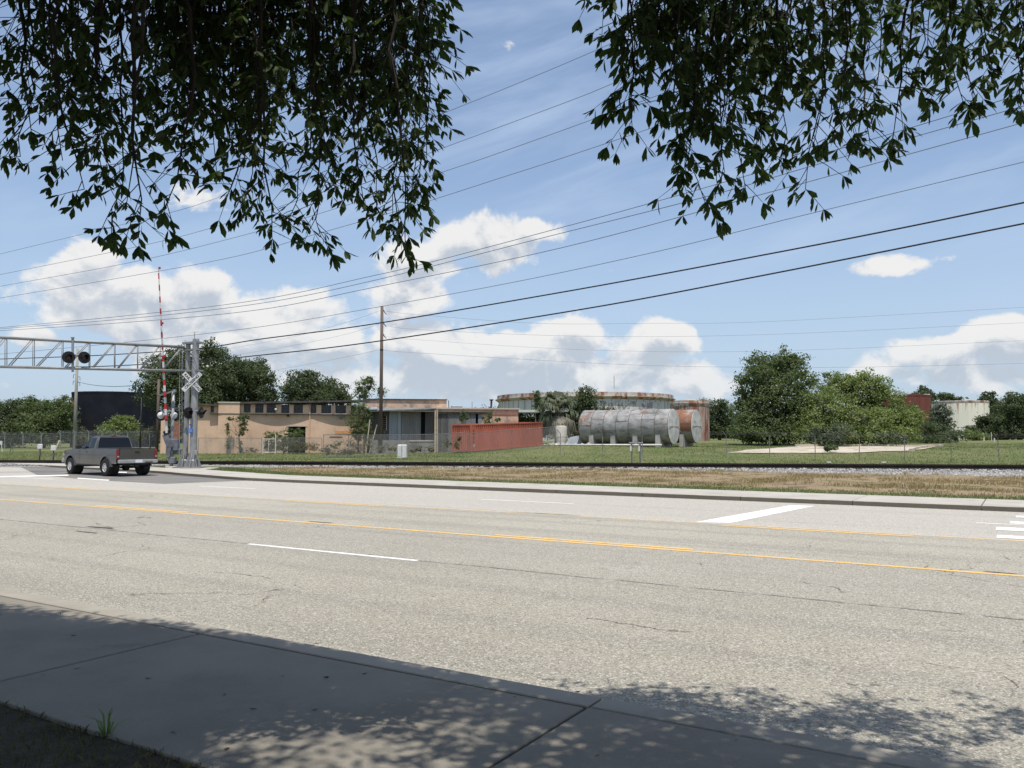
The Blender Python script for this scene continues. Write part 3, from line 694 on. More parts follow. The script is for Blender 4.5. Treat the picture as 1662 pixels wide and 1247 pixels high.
    MB().bx(-2.967, -2.960, -.17, .17, .645, .785).build('number_plate', m_plate, t)
    MB().bevbox((-.44, 0, zt - .015), (.07, .26, .045), .012).build('brake_lamp', m_tail, t)
    MB().bevbox((2.98, 0, .66), (.18, 1.86, .22), .04).build('front_bumper', m_chrome, t)
    # underbody
    mb = MB(); mb.bx(-2.7, 2.8, -.62, .62, .50, .64); mb.bx(-2.62, 2.7, -.86, .86, .62, .70)
    mb.lathe([(.02, -.80), (.055, -.78), (.055, -.16), (.15, -.12), (.17, 0), (.15, .12), (.055, .16), (.055, .78), (.02, .80)], 12, (WB0, 0, R), 'Y')
    mb.lathe([(.05, -.8), (.05, .8)], 10, (WB1, 0, R), 'Y'); mb.tube([(-2.3, -.5, .48), (-2.85, -.55, .47)], .04, 8)
    mb.bx(-2.8, -2.7, -.1, .1, .42, .6)
    mb.build('underbody', m_trim, t)
    for cx in (WB0, WB1):
        for s_ in (1, -1):
            prof = [(.20, -.13), (.33, -.14), (.385, -.125), (R, -.09), (R + .002, 0), (R, .09), (.385, .125), (.33, .14), (.20, .13)]
            w = MB().lathe(prof, 28, (0, 0, 0), 'Y', cap=False).build('wheel', m_tyre, t, 'auto'); w.location = (cx, s_ * .88, R)
            rm = MB().lathe([(.225, .10), (.225, .128), (.20, .132), (.17, .09), (.11, .08), (.09, .12), (.0, .125)], 24, (0, 0, 0), 'Y', cap=False)
            for q in range(6):
                an = q * math.pi / 3; rm.box((.155 * math.cos(an), .105, .155 * math.sin(an)), (.05, .03, .12), m=Matrix.Rotation(-an, 3, 'Y') @ Matrix.Rotation(math.pi / 2, 3, 'Y'))
            ro = rm.build('rim', m_rim, w, 'auto')
            if s_ < 0: ro.rotation_euler = (0, 0, math.pi)
            # flare round the arch
            mb = MB(); rings = []
            for an in np.linspace(math.radians(-2), math.radians(182), 19):
                ca, sa = math.cos(an), math.sin(an); row = []
                for rr, oy in ((.475, -.06), (.475, .05), (.53, .045), (.60, -.005), (.60, -.06)):
                    x_, z_ = cx + rr * ca, .46 + rr * sa; row.append((x_, s_ * (.955 + oy), max(z_, .45)))
                rings.append(row)
            mb.loft(rings, closed=True); mb.build('fender_flare', m_paint, t, 'auto')
            MB().lathe([(.47, -.2), (.47, .06)], 20, (cx, s_ * .72, .47), 'Y', cap=True).build('wheel_well', m_trim, t)
    for s_ in (1, -1):
        mr = MB().bevbox((.80, s_ * 1.12, 1.36), (.10, .24, .19), .03).build('mirror', m_trim, t); MB().beam((.82, s_ * .92, 1.30), (.80, s_ * 1.04, 1.32), .05).build('arm', m_trim, mr)
        MB().bevbox((.20, s_ * .972, 1.12), (.16, .03, .05), .008).build('door_handle', m_trim, t)
        for xg, za, zb2 in ((-.60, .60, 1.27), (-.40, .62, 1.27), (.98, .62, 1.24)):   # shut lines
            mb = MB()
            for q in range(6):
                zA, zB = za + (zb2 - za) * q / 6, za + (zb2 - za) * (q + 1) / 6
                mb.quad((xg, s_ * (wid(xg, zA) + .002), zA), (xg + .012, s_ * (wid(xg, zA) + .002), zA), (xg + .012, s_ * (wid(xg, zB) + .002), zB), (xg, s_ * (wid(xg, zB) + .002), zB))
            mb.build('panel_gap', m_trim, t)
        MB().bevbox((2.99, s_ * .72, .96), (.08, .34, .18), .03).build('headlamp', m_chrome, t)
        MB().bx(-.9, 1.35, min(s_ * .90, s_ * .96), max(s_ * .90, s_ * .96), .47, .56).build('sill', m_trim, t)
    return t
make_truck()

# ---------------------------------------------------------------- level crossing cantilever
def flasher(parent, c, yaw, world=True):
    """black round backboard, hood and lens; faces along yaw direction"""
    f = Vector((math.cos(yaw), math.sin(yaw), 0)); M3 = f.to_track_quat('X', 'Z').to_matrix()
    def put(prof, nm, m, par, n=20):
        mb = MB().lathe(prof, n, (0, 0, 0), 'X'); mb.v = [tuple(M3 @ Vector(v) + Vector(c)) for v in mb.v]; return mb.build(nm, m, par, 'auto', world=True) if par is parent else None
    bb = put([(.0, -.02), (.30, -.02), (.30, 0), (.0, 0)], 'flasher', m_black, parent)
    L = parent.location
    def sub(mb, nm, m):
        mb.v = [tuple(M3 @ Vector(v) + Vector(c) - L) for v in mb.v]; o = mb.build(nm, m, bb, 'auto'); return o
    sub(MB().lathe([(.12, 0), (.10, .02), (.0, .035)], 18, axis='X', cap=False), 'lens', m_lens)
    hood = MB(); rings = []
    for an in np.linspace(math.radians(-30), math.radians(210), 17):
        y, z = .15 * math.cos(an), .15 * math.sin(an); ext = .12 + .16 * max(0, math.sin(an))
        rings.append([(0, y, z), (ext, y * .97, z * .97), (ext, y * .9, z * .9), (0, y * .93, z * .93)])
    hood.loft(rings); sub(hood, 'hood', m_black)
    sub(MB().lathe([(.10, -.02), (.15, -.05), (.14, -.16), (.05, -.20), (.0, -.20)], 18, axis='X', cap=False), 'housing', m_black)
    return bb
def make_cantilever():
    b0 = P(312, 755, 43.0); b0.z = .12
    t = thing('crossing_signal_cantilever', 'grey steel level crossing cantilever with truss arm over the road', 'signal', b0)
    px = lambda a, b, Y=43.0: P(a, b, Y)
    def B(mb, nm, m, smooth=False, par=None): return mb.build(nm, m, par or t, smooth, world=True)
    # two masts: the stout front one and the slimmer one beside it
    top = px(313, 553).z
    pa, pb = px(313.5, 740, 42.8), px(301, 740, 43.25)
    B(MB().lathe([(.185, .5), (.165, top), (.16, top + .06), (.0, top + .08)], 24, (pa.x, pa.y, 0)), 'mast', m_galv, 'auto')
    B(MB().lathe([(.135, .5), (.12, top - .1), (.0, top - .08)], 20, (pb.x, pb.y, 0)), 'mast', m_galv, 'auto')
    for p in (pa, pb):       # gusseted foot
        mb = MB().lathe([(.23, .16), (.23, .55), (.19, .62)], 20, (p.x, p.y, 0))
        for q in range(8):
            an = q * math.pi / 4; c, s_ = math.cos(an), math.sin(an)
            nx, ny = -s_ * .012, c * .012; tri = [(p.x + c * .17, p.y + s_ * .17, .2), (p.x + c * .46, p.y + s_ * .46, .2), (p.x + c * .17, p.y + s_ * .17, .95)]; mb.add([(a_ - nx, b_ - ny, z_) for a_, b_, z_ in tri] + [(a_ + nx, b_ + ny, z_) for a_, b_, z_ in tri], [(0, 1, 2), (5, 4, 3), (0, 3, 4, 1), (1, 4, 5, 2), (2, 5, 3, 0)])
        mb.box((p.x, p.y, .20), (.95, .95, .05)); B(mb, 'foot_plate', m_galv)
    c = (pa + pb) / 2
    B(MB().bevbox((c.x, c.y, .05), (2.5, 1.9, .24), .04), 'concrete_base', m_conc)
    # collars, cap bracket
    for z, h in ((top - .12, .10), (px(300, 602).z, .08), (top - .5, .05)):
        B(MB().beam((pb.x - .16, pb.y + .06, z), (pa.x + .24, pa.y, z), .46, h), 'bracket', m_galv)
    B(MB().tube([(pa.x - .08, pa.y, top), (pa.x - .08, pa.y, top + .42)], .02, 6).tube([(pa.x - .2, pa.y, top + .42), (pa.x + .1, pa.y, top + .42)], .012, 6), 'vent_rod', m_galv)
    # truss arm: four chords, posts and diagonals
    T0, T1 = px(300, 563), P(-60, 544.2, 39.1); B0, B1 = px(300, 602), P(-60, 593.5, 39.1)
    back = Vector((-.35, .94, 0)) * .42
    truss = B(MB().tube([T0, T1], .055, 10), 'truss_arm', m_galv, True)
    L = t.location
    def SB(mb, nm, m): mb.v = [(v[0] - L.x, v[1] - L.y, v[2] - L.z) for v in mb.v]; return mb.build(nm, m, truss, True)
    for a, b in ((T0 + back, T1 + back), (B0, B1), (B0 + back, B1 + back)): SB(MB().tube([a, b], .055, 10), 'chord', m_galv)
    posts_px = [295, 256, 228, 217, 186, 178, 143, 136, 92, 99, 46, 52, 3, -4, -40]
    def at(pxx):
        f = (300 - pxx) / 360.0; return T0.lerp(T1, f), B0.lerp(B1, f)
    for i, f_px in enumerate((296, 256, 217, 178, 136, 92, 46, 3, -40, -58)):
        a, b = at(f_px); SB(MB().tube([a, b], .020, 6), 'post', m_galv); SB(MB().tube([a + back, b + back], .020, 6), 'post', m_galv)
        SB(MB().tube([a, a + back], .016, 6), 'spacer', m_galv); SB(MB().tube([b, b + back], .016, 6), 'spacer', m_galv)
    seq = (296, 256, 217, 178, 136, 92, 46, 3, -40, -58)
    for a_, b_ in zip(seq[:-1], seq[1:]):
        ta, _ = at(a_ - 1); _, bb = at(b_ + 4)
        SB(MB().tube([ta, bb], .026, 6), 'diagonal', m_galv); SB(MB().tube([ta + back, bb + back], .026, 6), 'diagonal', m_galv)
    # lamps hung on the arm
    Yl = 43 - (300 - 118) / 360 * 3.9 - .12
    h0, h1 = P(118, 548.5, Yl), P(118, 604, Yl); B(MB().tube([h0, h1], .06, 10).lathe([(.09, h0.z - .02), (.09, h0.z + .03)], 10, (h0.x, h0.y, 0)), 'lamp_hanger', m_galv)
    yaw = math.atan2(-.78, .62)
    ca, cb = P(111.5, 580, Yl - .25), P(137, 580.5, Yl - .05)
    B(MB().tube([ca + Vector((0, .2, .15)), cb + Vector((0, .2, .15))], .03, 8).tube([(h0.x, h0.y, ca.z + .15), ca + Vector((0, .2, .15))], .03, 8), 'lamp_arm', m_galv)
    flasher(t, ca, yaw); flasher(t, cb, yaw + .25)
    # lamps on the mast
    ca, cb = P(306.5, 670.5, 42.5), P(327, 670, 42.5)
    B(MB().tube([ca + Vector((.1, .2, .1)), cb + Vector((0, .2, .1))], .035, 8), 'lamp_arm', m_galv)
    flasher(t, ca, yaw + .15); flasher(t, cb, yaw + .8)
    # crossbuck
    cc = P(311.5, 620, 42.45); M3 = Matrix.Rotation(.12, 4, 'Z') @ Matrix.Rotation(math.pi / 2, 4, 'X')
    def blade(an, words, dy, nm):
        Mb = Matrix.Translation(cc - L + Vector((0, dy, 0))) @ M3 @ Matrix.Rotation(an, 4, 'Z')
        mb = MB().box((0, 0, 0), (1.24, .235, .012)); mb.v = [tuple(Mb @ Vector(v)) for v in mb.v]; o = mb.build('crossbuck_blade', m_white, t)
        for wd, xo, sz in words: text_mesh(wd, sz, m_ink, 'lettering', o, Mb @ Matrix.Translation((xo, 0, .009)), .003)
    blade(math.radians(-47), [('RAIL', -.36, .19), ('ROAD', .36, .19)], .03, 'rail')
    blade(math.radians(46), [('CROSSING', 0, .195)], 0, 'crossing')
    q = P(308.8, 699, 42.55); o = B(MB().bevbox(q, (.26, .02, .22), .006), 'emergency_sign', m_blue)
    mb = MB()
    for r_ in (-.05, 0, .05): mb.box(q + Vector((0, -.013, r_)), (.17, .004, .012))
    mb.v = [(v[0] - L.x, v[1] - L.y, v[2] - L.z) for v in mb.v]; mb.build('white_rule', m_white, o)
    q = P(309, 689.5, 42.55); B(MB().box(q, (.09, .02, .07)), 'tag', m_blue)
    # ladder
    la, lb = px(291.5, 745, 43.3), px(291.5, 566, 43.3); lc, ld = px(295.5, 745, 43.5), px(295.5, 566, 43.5)
    lad = B(MB().tube([la, lb], .018, 6), 'ladder', m_galv); mb = MB().tube([lc, ld], .018, 6)
    mb.v = [(v[0] - L.x, v[1] - L.y, v[2] - L.z) for v in mb.v]; mb.build('rail', m_galv, lad)
    for i in range(18):
        f = (i + .5) / 18; mb = MB().tube([la.lerp(lb, f), lc.lerp(ld, f)], .013, 5); mb.v = [(v[0] - L.x, v[1] - L.y, v[2] - L.z) for v in mb.v]; mb.build('rung', m_galv, lad)
    q = px(318, 735, 42.6); B(MB().bevbox((q.x, q.y - .02, q.z), (.16, .1, .22), .01), 'junction_box', m_galv)
make_cantilever()

# ---------------------------------------------------------------- crossing gate with raised arm
def make_gate():
    b0 = P(277, 752, 43.8); b0.z = .11
    t = thing('crossing_gate', 'level crossing gate with red and white arm raised upright', 'barrier', b0); L = t.location
    def B(mb, nm, m, smooth=False): return mb.build(nm, m, t, smooth, world=True)
    Yg = 43.8; q = lambda a, b, dy=0: P(a, b, Yg + dy)
    m0, m1 = q(278.5, 748), q(276.6, 636); B(MB().tube([(m0.x, m0.y, .1), (m0.x, m0.y, m1.z)], [.095, .08], 14), 'mast', m_galv, True)
    B(MB().tube([q(255.5, 643, -.1), q(283, 634.5, .1)], .055, 10), 'cross_arm', m_galv, True)
    e = q(283, 634, .1); B(MB().box(e, (.16, .12, .14)), 'bell_bracket', m_galv)
    B(MB().bevbox((m0.x, m0.y, .16), (.5, .5, .16), .03), 'concrete_base', m_conc)
    B(MB().bevbox(q(283.6, 722, .05), (.46, .38, .62), .03), 'mechanism_case', m_box)
    B(MB().bevbox(q(288, 733, .1), (.30, .30, .30), .03), 'motor_box', m_box)
    B(MB().bevbox(q(280, 747, -.05), (.34, .30, .34), .03), 'pedestal_box', m_box)
    # counterweight arms
    mb = MB(); mb.beam(q(268, 705, -.2), q(276, 727, -.2), .09, .30); mb.beam(q(275, 724, -.2), q(272.5, 741, -.2), .09, .22); B(mb, 'counterweight', m_box)
    mb = MB(); mb.beam(q(266, 704, -.2), q(274, 701, -.2), .12, .22); B(mb, 'arm_clamp', m_black)
    # gate arm as alternate sections
    a0, a1 = q(270.8, 703, -.22), q(257, 434, -.4)
    n_ = 28; cols = [m_white if i % 2 else m_redw for i in range(n_)]
    arm = None
    for i in range(n_):
        f0, f1 = i / n_, (i + 1) / n_ - .0004; w0, w1 = .125 - .075 * f0, .125 - .075 * f1
        p, r_ = a0.lerp(a1, f0), a0.lerp(a1, f1)
        mb = MB().tube([p, r_], [w0 * .62, w1 * .62], 8)
        if arm is None: arm = B(mb, 'gate_arm', m_white)
        else: mb.v = [(v[0] - L.x, v[1] - L.y, v[2] - L.z) for v in mb.v]; mb.build('red_section' if i % 2 == 0 else 'white_section', cols[i], arm)
    for f in (.46, .66, .995):
        p = a0.lerp(a1, f); mb = MB().bevbox(p + Vector((.07, -.02, 0)), (.10, .10, .12), .02); mb.v = [(v[0] - L.x, v[1] - L.y, v[2] - L.z) for v in mb.v]; mb.build('arm_lamp', m_redw, arm)
    # pair of lamps seen from behind: white domes on dark boards
    for (x_, y_) in ((261.5, 674.5), (282.5, 674.5)):
        c = q(x_, y_, .1); bd = B(MB().lathe([(.0, .03), (.285, .03), (.285, .0), (.0, .0)], 22, c, 'Y'), 'flasher', m_black)
        mb = MB().lathe([(.19, 0), (.185, -.06), (.14, -.14), (.0, -.18)], 18, c, 'Y', cap=False); mb.v = [(v[0] - L.x, v[1] - L.y, v[2] - L.z) for v in mb.v]; mb.build('dome', m_white, bd, True)
    B(MB().tube([q(261.5, 668, .1), q(282.5, 668, .1)], .03, 8), 'lamp_arm', m_galv); B(MB().tube([q(261.5, 668, .1), q(261.3, 658, .1)], .03, 8), 'conduit', m_galv)
make_gate()

# ---------------------------------------------------------------- shipping container
def make_container():
    near = P(765, 732, 79.0); ang = math.radians(36)
    ax = Vector((math.sin(ang), math.cos(ang), 0)); H_ = 2.59; L_ = 12.19; W_ = 2.44
    slope = math.atan2(.40, L_)
    t = thing('shipping_container', 'rust red corrugated shipping container standing in the grass', 'container', (near.x, near.y, .40), math.atan2(ax.y, ax.x)); t.rotation_euler = (0, -slope, math.atan2(ax.y, ax.x))
    mr = rusty('container_red', (.37, .100, .062), (.43, .128, .082), (.15, .05, .035), (.23, .08, .052), .52, .74, (1, 1, .25), 1.1)
    # local: x along length, y to the left (width), z up
    def corr(n_, span, depth):
        out = []
        for i in range(n_):
            p = span * i / n_; q = span / n_
            out += [(p, 0), (p + q * .34, 0), (p + q * .5, depth), (p + q * .84, depth)]
        return out + [(span, 0)]
    def sheet(pts, f, nm):
        mb = MB()
        for (a, da), (b, db) in zip(pts[:-1], pts[1:]): mb.quad(f(a, da, .16), f(b, db, .16), f(b, db, H_ - .12), f(a, da, H_ - .12))
        return mb.build(nm, mr, t)
    sheet(corr(36, L_ - .8, .075), lambda a, d, z: (a + .66, .025 + d, z), 'side_panel'); sheet(corr(44, L_ - .3, .036), lambda a, d, z: (a + .15, W_ - .03 - d, z), 'side_panel')
    sheet(corr(9, W_ - .24, .07), lambda a, d, z: (.03 + d, a + .12, z), 'end_panel')
    MB().bx(L_ - .06, L_ - .02, .1, W_ - .1, .16, H_ - .12).build('door', mr, t)
    MB().bx(.1, .66, .018, .034, .16, H_ - .12).build('plain_panel', mr, t)
    MB().bx(.05, L_ - .05, .05, W_ - .05, H_ - .05, H_ - .015).build('roof', mr, t); MB().bx(.05, L_ - .05, .05, W_ - .05, .10, .16).build('floor_frame', mr, t)
    for z0, z1 in ((0, .16), (H_ - .12, H_)):
        for y0, y1 in ((0, .09), (W_ - .09, W_)): MB().bx(.1, L_ - .1, y0, y1, z0, z1).build('rail', mr, t)
        for x0, x1 in ((0, .10), (L_ - .10, L_)): MB().bx(x0, x1, 0, W_, z0 + .003, z1 - .003).build('header', mr, t)
    for x0 in (-.004, L_ - .15):
        for y0 in (-.004, W_ - .15): MB().bx(x0, x0 + .154, y0, y0 + .154, .004, H_ + .005).build('corner_post', mr, t)
    for i, ch in enumerate('ITEL'):
        Mt = Matrix.Translation((.42, .012, 1.93 - i * .34)) @ Matrix.Rotation(math.pi / 2, 4, 'X')
        text_mesh(ch, .36, m_ink, 'lettering', t, Mt, .004)
    MB().bx(.32, .56, .008, .016, .42, .68).build('pale_mark', mat('faded_white_paint', (.48, .38, .33), (.40, .27, .22), 8, .8), t)
make_container()

# ---------------------------------------------------------------- horizontal tanks
m_saddle = mat('stained_concrete', (.30, .29, .27), (.40, .385, .36), 1.5, .95, 0, .3, 20, .2, stain=(.17, .16, .14), st_scale=1.3)
def tank_mat(name, paint, paint2, amount, top):
    def ex(k, v, pv, col):
        x, y, z = k.sep(pv)
        grime = k.noise(k.vmath('MULTIPLY', pv, (.5, 1, 1.4)), 1.6, 8, .68, .5)
        col = k.mix(k.math('MULTIPLY', k.step(grime, .46, .66), .75), col, (.095, .088, .078))
        band = k.noise(k.comb(k.math('FLOOR', k.math('MULTIPLY', x, .70)), 0, 0), 3.7, 0)
        r = k.math('ADD', k.noise(pv, .75, 8, .7, .5), k.math('MULTIPLY', k.step(z, .3, 1.7), top))
        r = k.math('ADD', r, k.math('MULTIPLY', k.math('SUBTRACT', band, .5), .25))
        return k.mix(k.step(r, amount, amount + .13), col, k.mix(k.noise(pv, 4, 5, .7), (.17, .066, .034), (.30, .165, .10)))
    return mat(name, paint, paint2, 1.1, .62, .25, .1, 20, .15, extra=ex, spec=.25)
m_tank1 = tank_mat('weathered_silver_tank', (.27, .27, .262), (.37, .365, .35), .66, .10)
m_tank2 = tank_mat('rust_streaked_tank', (.27, .25, .23), (.35, .32, .29), .585, .18)
m_cap = mat('mottled_tank_end', (.40, .40, .385), (.58, .57, .54), 1.6, .7, .1, .1, 20, .15, stain=(.30, .22, .14), st_scale=1.1, st_lo=.56, st_hi=.70)
m_seam = mat('rusted_seam', (.10, .065, .05), (.17, .11, .08), 4, .85, 0, .2)
def make_htank(name, label, capc, m, length, bands, nsad):
    R = 1.60; axis = Vector((-.865, .502, 0))       # from the near (right) end towards the left end
    z0 = capc.z - R
    t = thing(name, label, 'tank', (capc.x, capc.y, z0), math.atan2(axis.y, axis.x))
    mb = MB().lathe([(R, 0), (R, length)], 56, (0, 0, R), 'X', cap=False); mb.build('shell', m, t, True)
    cap = MB().lathe([(R - .002, 0), (R - .03, -.05), (R * .6, -.10), (.0, -.12)], 56, (0, 0, R), 'X', cap=False).build('end_plate', m_cap, t, 'auto')
    MB().bx(-.135, -.10, -R * .93, R * .93, R - .02, R + .0).build('weld_line', m_seam, cap)
    MB().lathe([(R - .002, length), (R - .03, length + .05), (0, length + .12)], 56, (0, 0, R), 'X', cap=False).build('end_plate', m_cap, t, 'auto')
    for i in range(bands + 1):
        x = length * i / bands; MB().lathe([(R - .01, x - .022), (R + .018, x - .018), (R + .018, x + .018), (R - .01, x + .022)], 56, (0, 0, R), 'X', cap=False).build('seam_ring', m_seam, t)
    for i in range(bands):
        x = length * (i + .5) / bands; an = math.radians([8, 22, -14, 18, -12, 24, 4, 15][i % 8])
        MB().box((x, (R + .006) * math.cos(an), R + (R + .006) * math.sin(an)), (length / bands - .05, .02, .03)).build('weld_line', m_seam, t)
    gz = lambda x: -(z0 - float(terr(capc.x + axis.x * x, capc.y + axis.y * x)))
    for i in range(nsad):
        x = length * (i + .45) / nsad; prof = []
        for q in range(9):
            an = math.radians(-154 + q * 128 / 8); prof.append(((R + .01) * math.cos(an), R + (R + .01) * math.sin(an)))
        b = gz(x) - .15; poly = [(-R * .92, b), (R * .92, b)] + [(prof[-1][0], prof[-1][1])] + prof[::-1][1:]
        n_ = len(poly)
        MB().add([(x - .22, y, z) for y, z in poly] + [(x + .22, y, z) for y, z in poly], [tuple(range(n_)), tuple(reversed(range(n_, 2 * n_)))] + [((i_ + 1) % n_, i_, n_ + i_, n_ + (i_ + 1) % n_) for i_ in range(n_)]).build('saddle', m_saddle, t)
    return t
t1 = make_htank('horizontal_tank', 'silver grey horizontal steel tank on concrete saddles, nearest of two', P(1093, 692.5, 75.0), m_tank1, 8.7, 7, 4)
MB().tube([(3.0, .2, 3.2), (3.0, .2, 3.45)], .18, 12).build('manway', m_tank1, t1)
t2 = make_htank('horizontal_tank', 'rust streaked horizontal steel tank behind the silver one', P(1130, 692, 79.6), m_tank2, 8.7, 7, 4)
m_pipe = mat('pale_pipe_paint', (.50, .49, .45), (.60, .58, .53), 2, .6, 0, .1, 20)
p0, p1 = P(905, 722.5, 76), P(1074, 722.5, 72.4)
pr_ = MB().tube([p0, p1], .09, 10).build('pipe_run', m_pipe, None, True); tag(pr_, 'long pale pipe lying in front of the horizontal tanks', 'pipe')

# ---------------------------------------------------------------- upright storage tanks
def vtank(name, label, cx, Yc, R, ztop, m, prof=None, seams=0, lip=None, base=None):
    c = P(cx, 700, Yc); zb = float(terr(c.x, c.y)) - .1 if base is None else base
    t = thing(name, label, 'tank', (c.x, c.y, zb)); h = ztop - zb
    lipz = h if lip is None else h - lip[1]
    MB().lathe([(R, 0), (R, lipz)], 96, cap=False).build('shell', m[0], t, True)
    if lip:
        o, hh = lip
        MB().lathe([(R, lipz - .25), (R + o, lipz + .12), (R + o, lipz + .2), (R + o * .45, lipz + .22), (R + o * .45, h), (R + o * .45 - .08, h), (R - .1, h - .3)], 96, cap=False).build('rim', m[1], t, 'auto')
    MB().lathe([(R - .05, h - .12), (R * .5, h + .10), (.0, h + .2)], 96, cap=False).build('roof', m[1], t, True)
    for i in range(seams):
        an = 2 * math.pi * i / seams
        MB().box(((R + .012) * math.cos(an), (R + .012) * math.sin(an), lipz / 2), (.05, .07, lipz), rz=an).build('seam', m[2], t)
    return t
m_bw = rusty('chalky_white_tank', (.64, .625, .56), (.56, .55, .495), (.17, .135, .11), (.26, .22, .18), .60, .74, (1.6, 1.6, .10), 1.1)
m_rim = rusty('rusted_rim', (.52, .49, .44), (.44, .41, .36), (.22, .085, .045), (.33, .16, .09), .46, .58, (1, 1, .5), .8)
m_seam2 = mat('dark_tank_seam', (.20, .19, .17), (.31, .30, .27), 2, .85)
wt = vtank('storage_tank', 'wide white storage tank with rusty rim behind the palm', 949, 128, 13.25, 8.05, (m_bw, m_rim, m_seam2), seams=64, lip=(.55, .75))
MB().tube([(3, -12.9, 7.3), (3, -12.9, 9.1)], .04, 6).build('vent_pipe', m_seam2, wt)
m_wp = rusty('peeling_white_panel', (.62, .60, .54), (.54, .52, .47), (.30, .29, .27), (.22, .2, .18), .50, .56, (1, 1, 1), .7)
for i in range(13):
    an = math.radians(-97 + i * 4.6)
    MB().box((13.31 * math.cos(an), 13.31 * math.sin(an), 4.8), (.03, 1.02, 1.5), rz=an).build('peeling_panel', m_wp, wt)
m_rt = rusty('rust_brown_tank', (.40, .34, .29), (.33, .25, .20), (.15, .045, .032), (.25, .08, .05), .42, .60, (1.5, 1.5, .14), 1.0)
vtank('storage_tank', 'rust brown upright tank with pale rim behind the horizontal tanks', 1120, 110, 2.55, 6.55, (m_rt, m_rim, m_seam), seams=14, lip=(.16, .5))
m_red = rusty('red_oxide_tank', (.125, .036, .027), (.165, .05, .036), (.11, .035, .028), (.32, .15, .11), .56, .74, (1.4, 1.4, .1), 1.2)
rt = vtank('storage_tank', 'red oxide upright tank rising beside the right hand trees', 1460, 150, 5.25, 9.2, (m_red, m_red, m_seam), seams=24, lip=(.08, .15))
for x_ in (-3.0, 3.3): MB().bevbox((x_, -3.6, 7.95 + .1), (.9, .6, .16), .03).build('hatch', m_white, rt)
m_wh = rusty('cream_white_tank', (.74, .71, .60), (.68, .65, .54), (.36, .20, .11), (.48, .33, .20), .57, .70, (1.3, 1.3, .12), 1.1, top=(5.5, 8.5, .16))
vtank('storage_tank', 'cream white upright tank with rust streaks at far right', 1556, 176, 5.8, 9.35, (m_wh, m_rim, m_wh), seams=18, lip=(.1, .3))
m_bk = mat('black_tank_paint', (.011, .013, .018), (.017, .019, .025), .5, .9, 0, 0, spec=.12)
bt = vtank('storage_tank', 'large black storage tank behind the pickup', 186, 140, 6.6, 9.15, (m_bk, m_bk, m_bk), seams=0, lip=(.05, .2))
def disc_on(t, R, an, z, r, m, nm, off):
    mb = MB(); n_ = 28; rings = []
    for q in (1.0, .75, .5, .25, .02):
        rings.append([((R + off) * math.cos(an + r * q * math.cos(2 * math.pi * i / n_) / R), (R + off) * math.sin(an + r * q * math.cos(2 * math.pi * i / n_) / R), z + r * q * math.sin(2 * math.pi * i / n_)) for i in range(n_)])
    return mb.loft(rings).build(nm, m, t)
m_or = mat('faded_orange_paint', (.42, .12, .06), (.36, .10, .055), 2, .7); m_ow = mat('faded_white_logo', (.58, .55, .50), (.5, .47, .43), 2, .7)
disc_on(bt, 6.6, math.radians(-90 - 50), 6.4, 1.3, m_or, 'roundel', .03); disc_on(bt, 6.6, math.radians(-90 - 50), 6.4, .8, m_ow, 'roundel_centre', .05)
for a_ in np.linspace(-2.6, -.5, 7): MB().tube([(6.5 * math.cos(a_), 6.5 * math.sin(a_), 9.0), (6.5 * math.cos(a_), 6.5 * math.sin(a_), 9.25)], .02, 5).build('roof_stanchion', m_bk, bt)

# ---------------------------------------------------------------- buildings
def bricky(name, c1, c2, st, lo=.5, hi=.66, sc_=.5, mort=.55):
    def ex(k, v, pv, col):
        x, y, z = k.sep(pv)
        bt_ = k.new('ShaderNodeTexBrick'); k.set(bt_.inputs['Vector'], k.comb(x, z, 0)); bt_.inputs['Scale'].default_value = 1.0
        bt_.inputs['Brick Width'].default_value = .30; bt_.inputs['Row Height'].default_value = .10; bt_.inputs['Mortar Size'].default_value = .012
        bt_.inputs['Color1'].default_value = (1, 1, 1, 1); bt_.inputs['Color2'].default_value = (.86, .86, .86, 1); bt_.inputs['Mortar'].default_value = (mort, mort, mort, 1)
        col = k.mix(.22, col, k.mix(1.0, col, bt_.outputs[0], 'MULTIPLY'))
        run = k.noise(k.vmath('MULTIPLY', pv, (.9, 1, .2)), 1.1, 6, .65)
        return k.mix(k.math('MULTIPLY', k.step(run, .52, .78), .5), col, st)
    return mat(name, c1, c2, .7, .92, 0, .3, 25, .18, stain=st, st_scale=sc_, st_lo=lo, st_hi=hi + .12, extra=ex)
m_pink = bricky('peach_painted_block', (.58, .40, .275), (.65, .455, .32), (.30, .225, .17), .55, .68)
m_pinkw = bricky('flaking_peach_paint', (.66, .46, .32), (.57, .39, .275), (.25, .215, .18), .46, .56, 1.1)
m_roofe = mat('weathered_roof_edge', (.045, .041, .038), (.09, .08, .072), 2, .9, 0, .3, 20, .2)
m_pane = mat('dirty_dark_glass', (.016, .018, .022), (.035, .036, .038), 3, .25, 0, 0, spec=.5)
m_mull = mat('rusty_window_bars', (.10, .08, .07), (.14, .12, .10), 4, .8)
m_trimp = mat('pale_coping', (.42, .36, .29), (.50, .44, .37), 2, .9, 0, .2, 20, .2, stain=(.20, .17, .14))
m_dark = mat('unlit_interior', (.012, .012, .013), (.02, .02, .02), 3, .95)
m_brick = mat('red_brick_rubble', (.20, .085, .06), (.30, .15, .11), 7, .95, 0, .5, 20, .3)
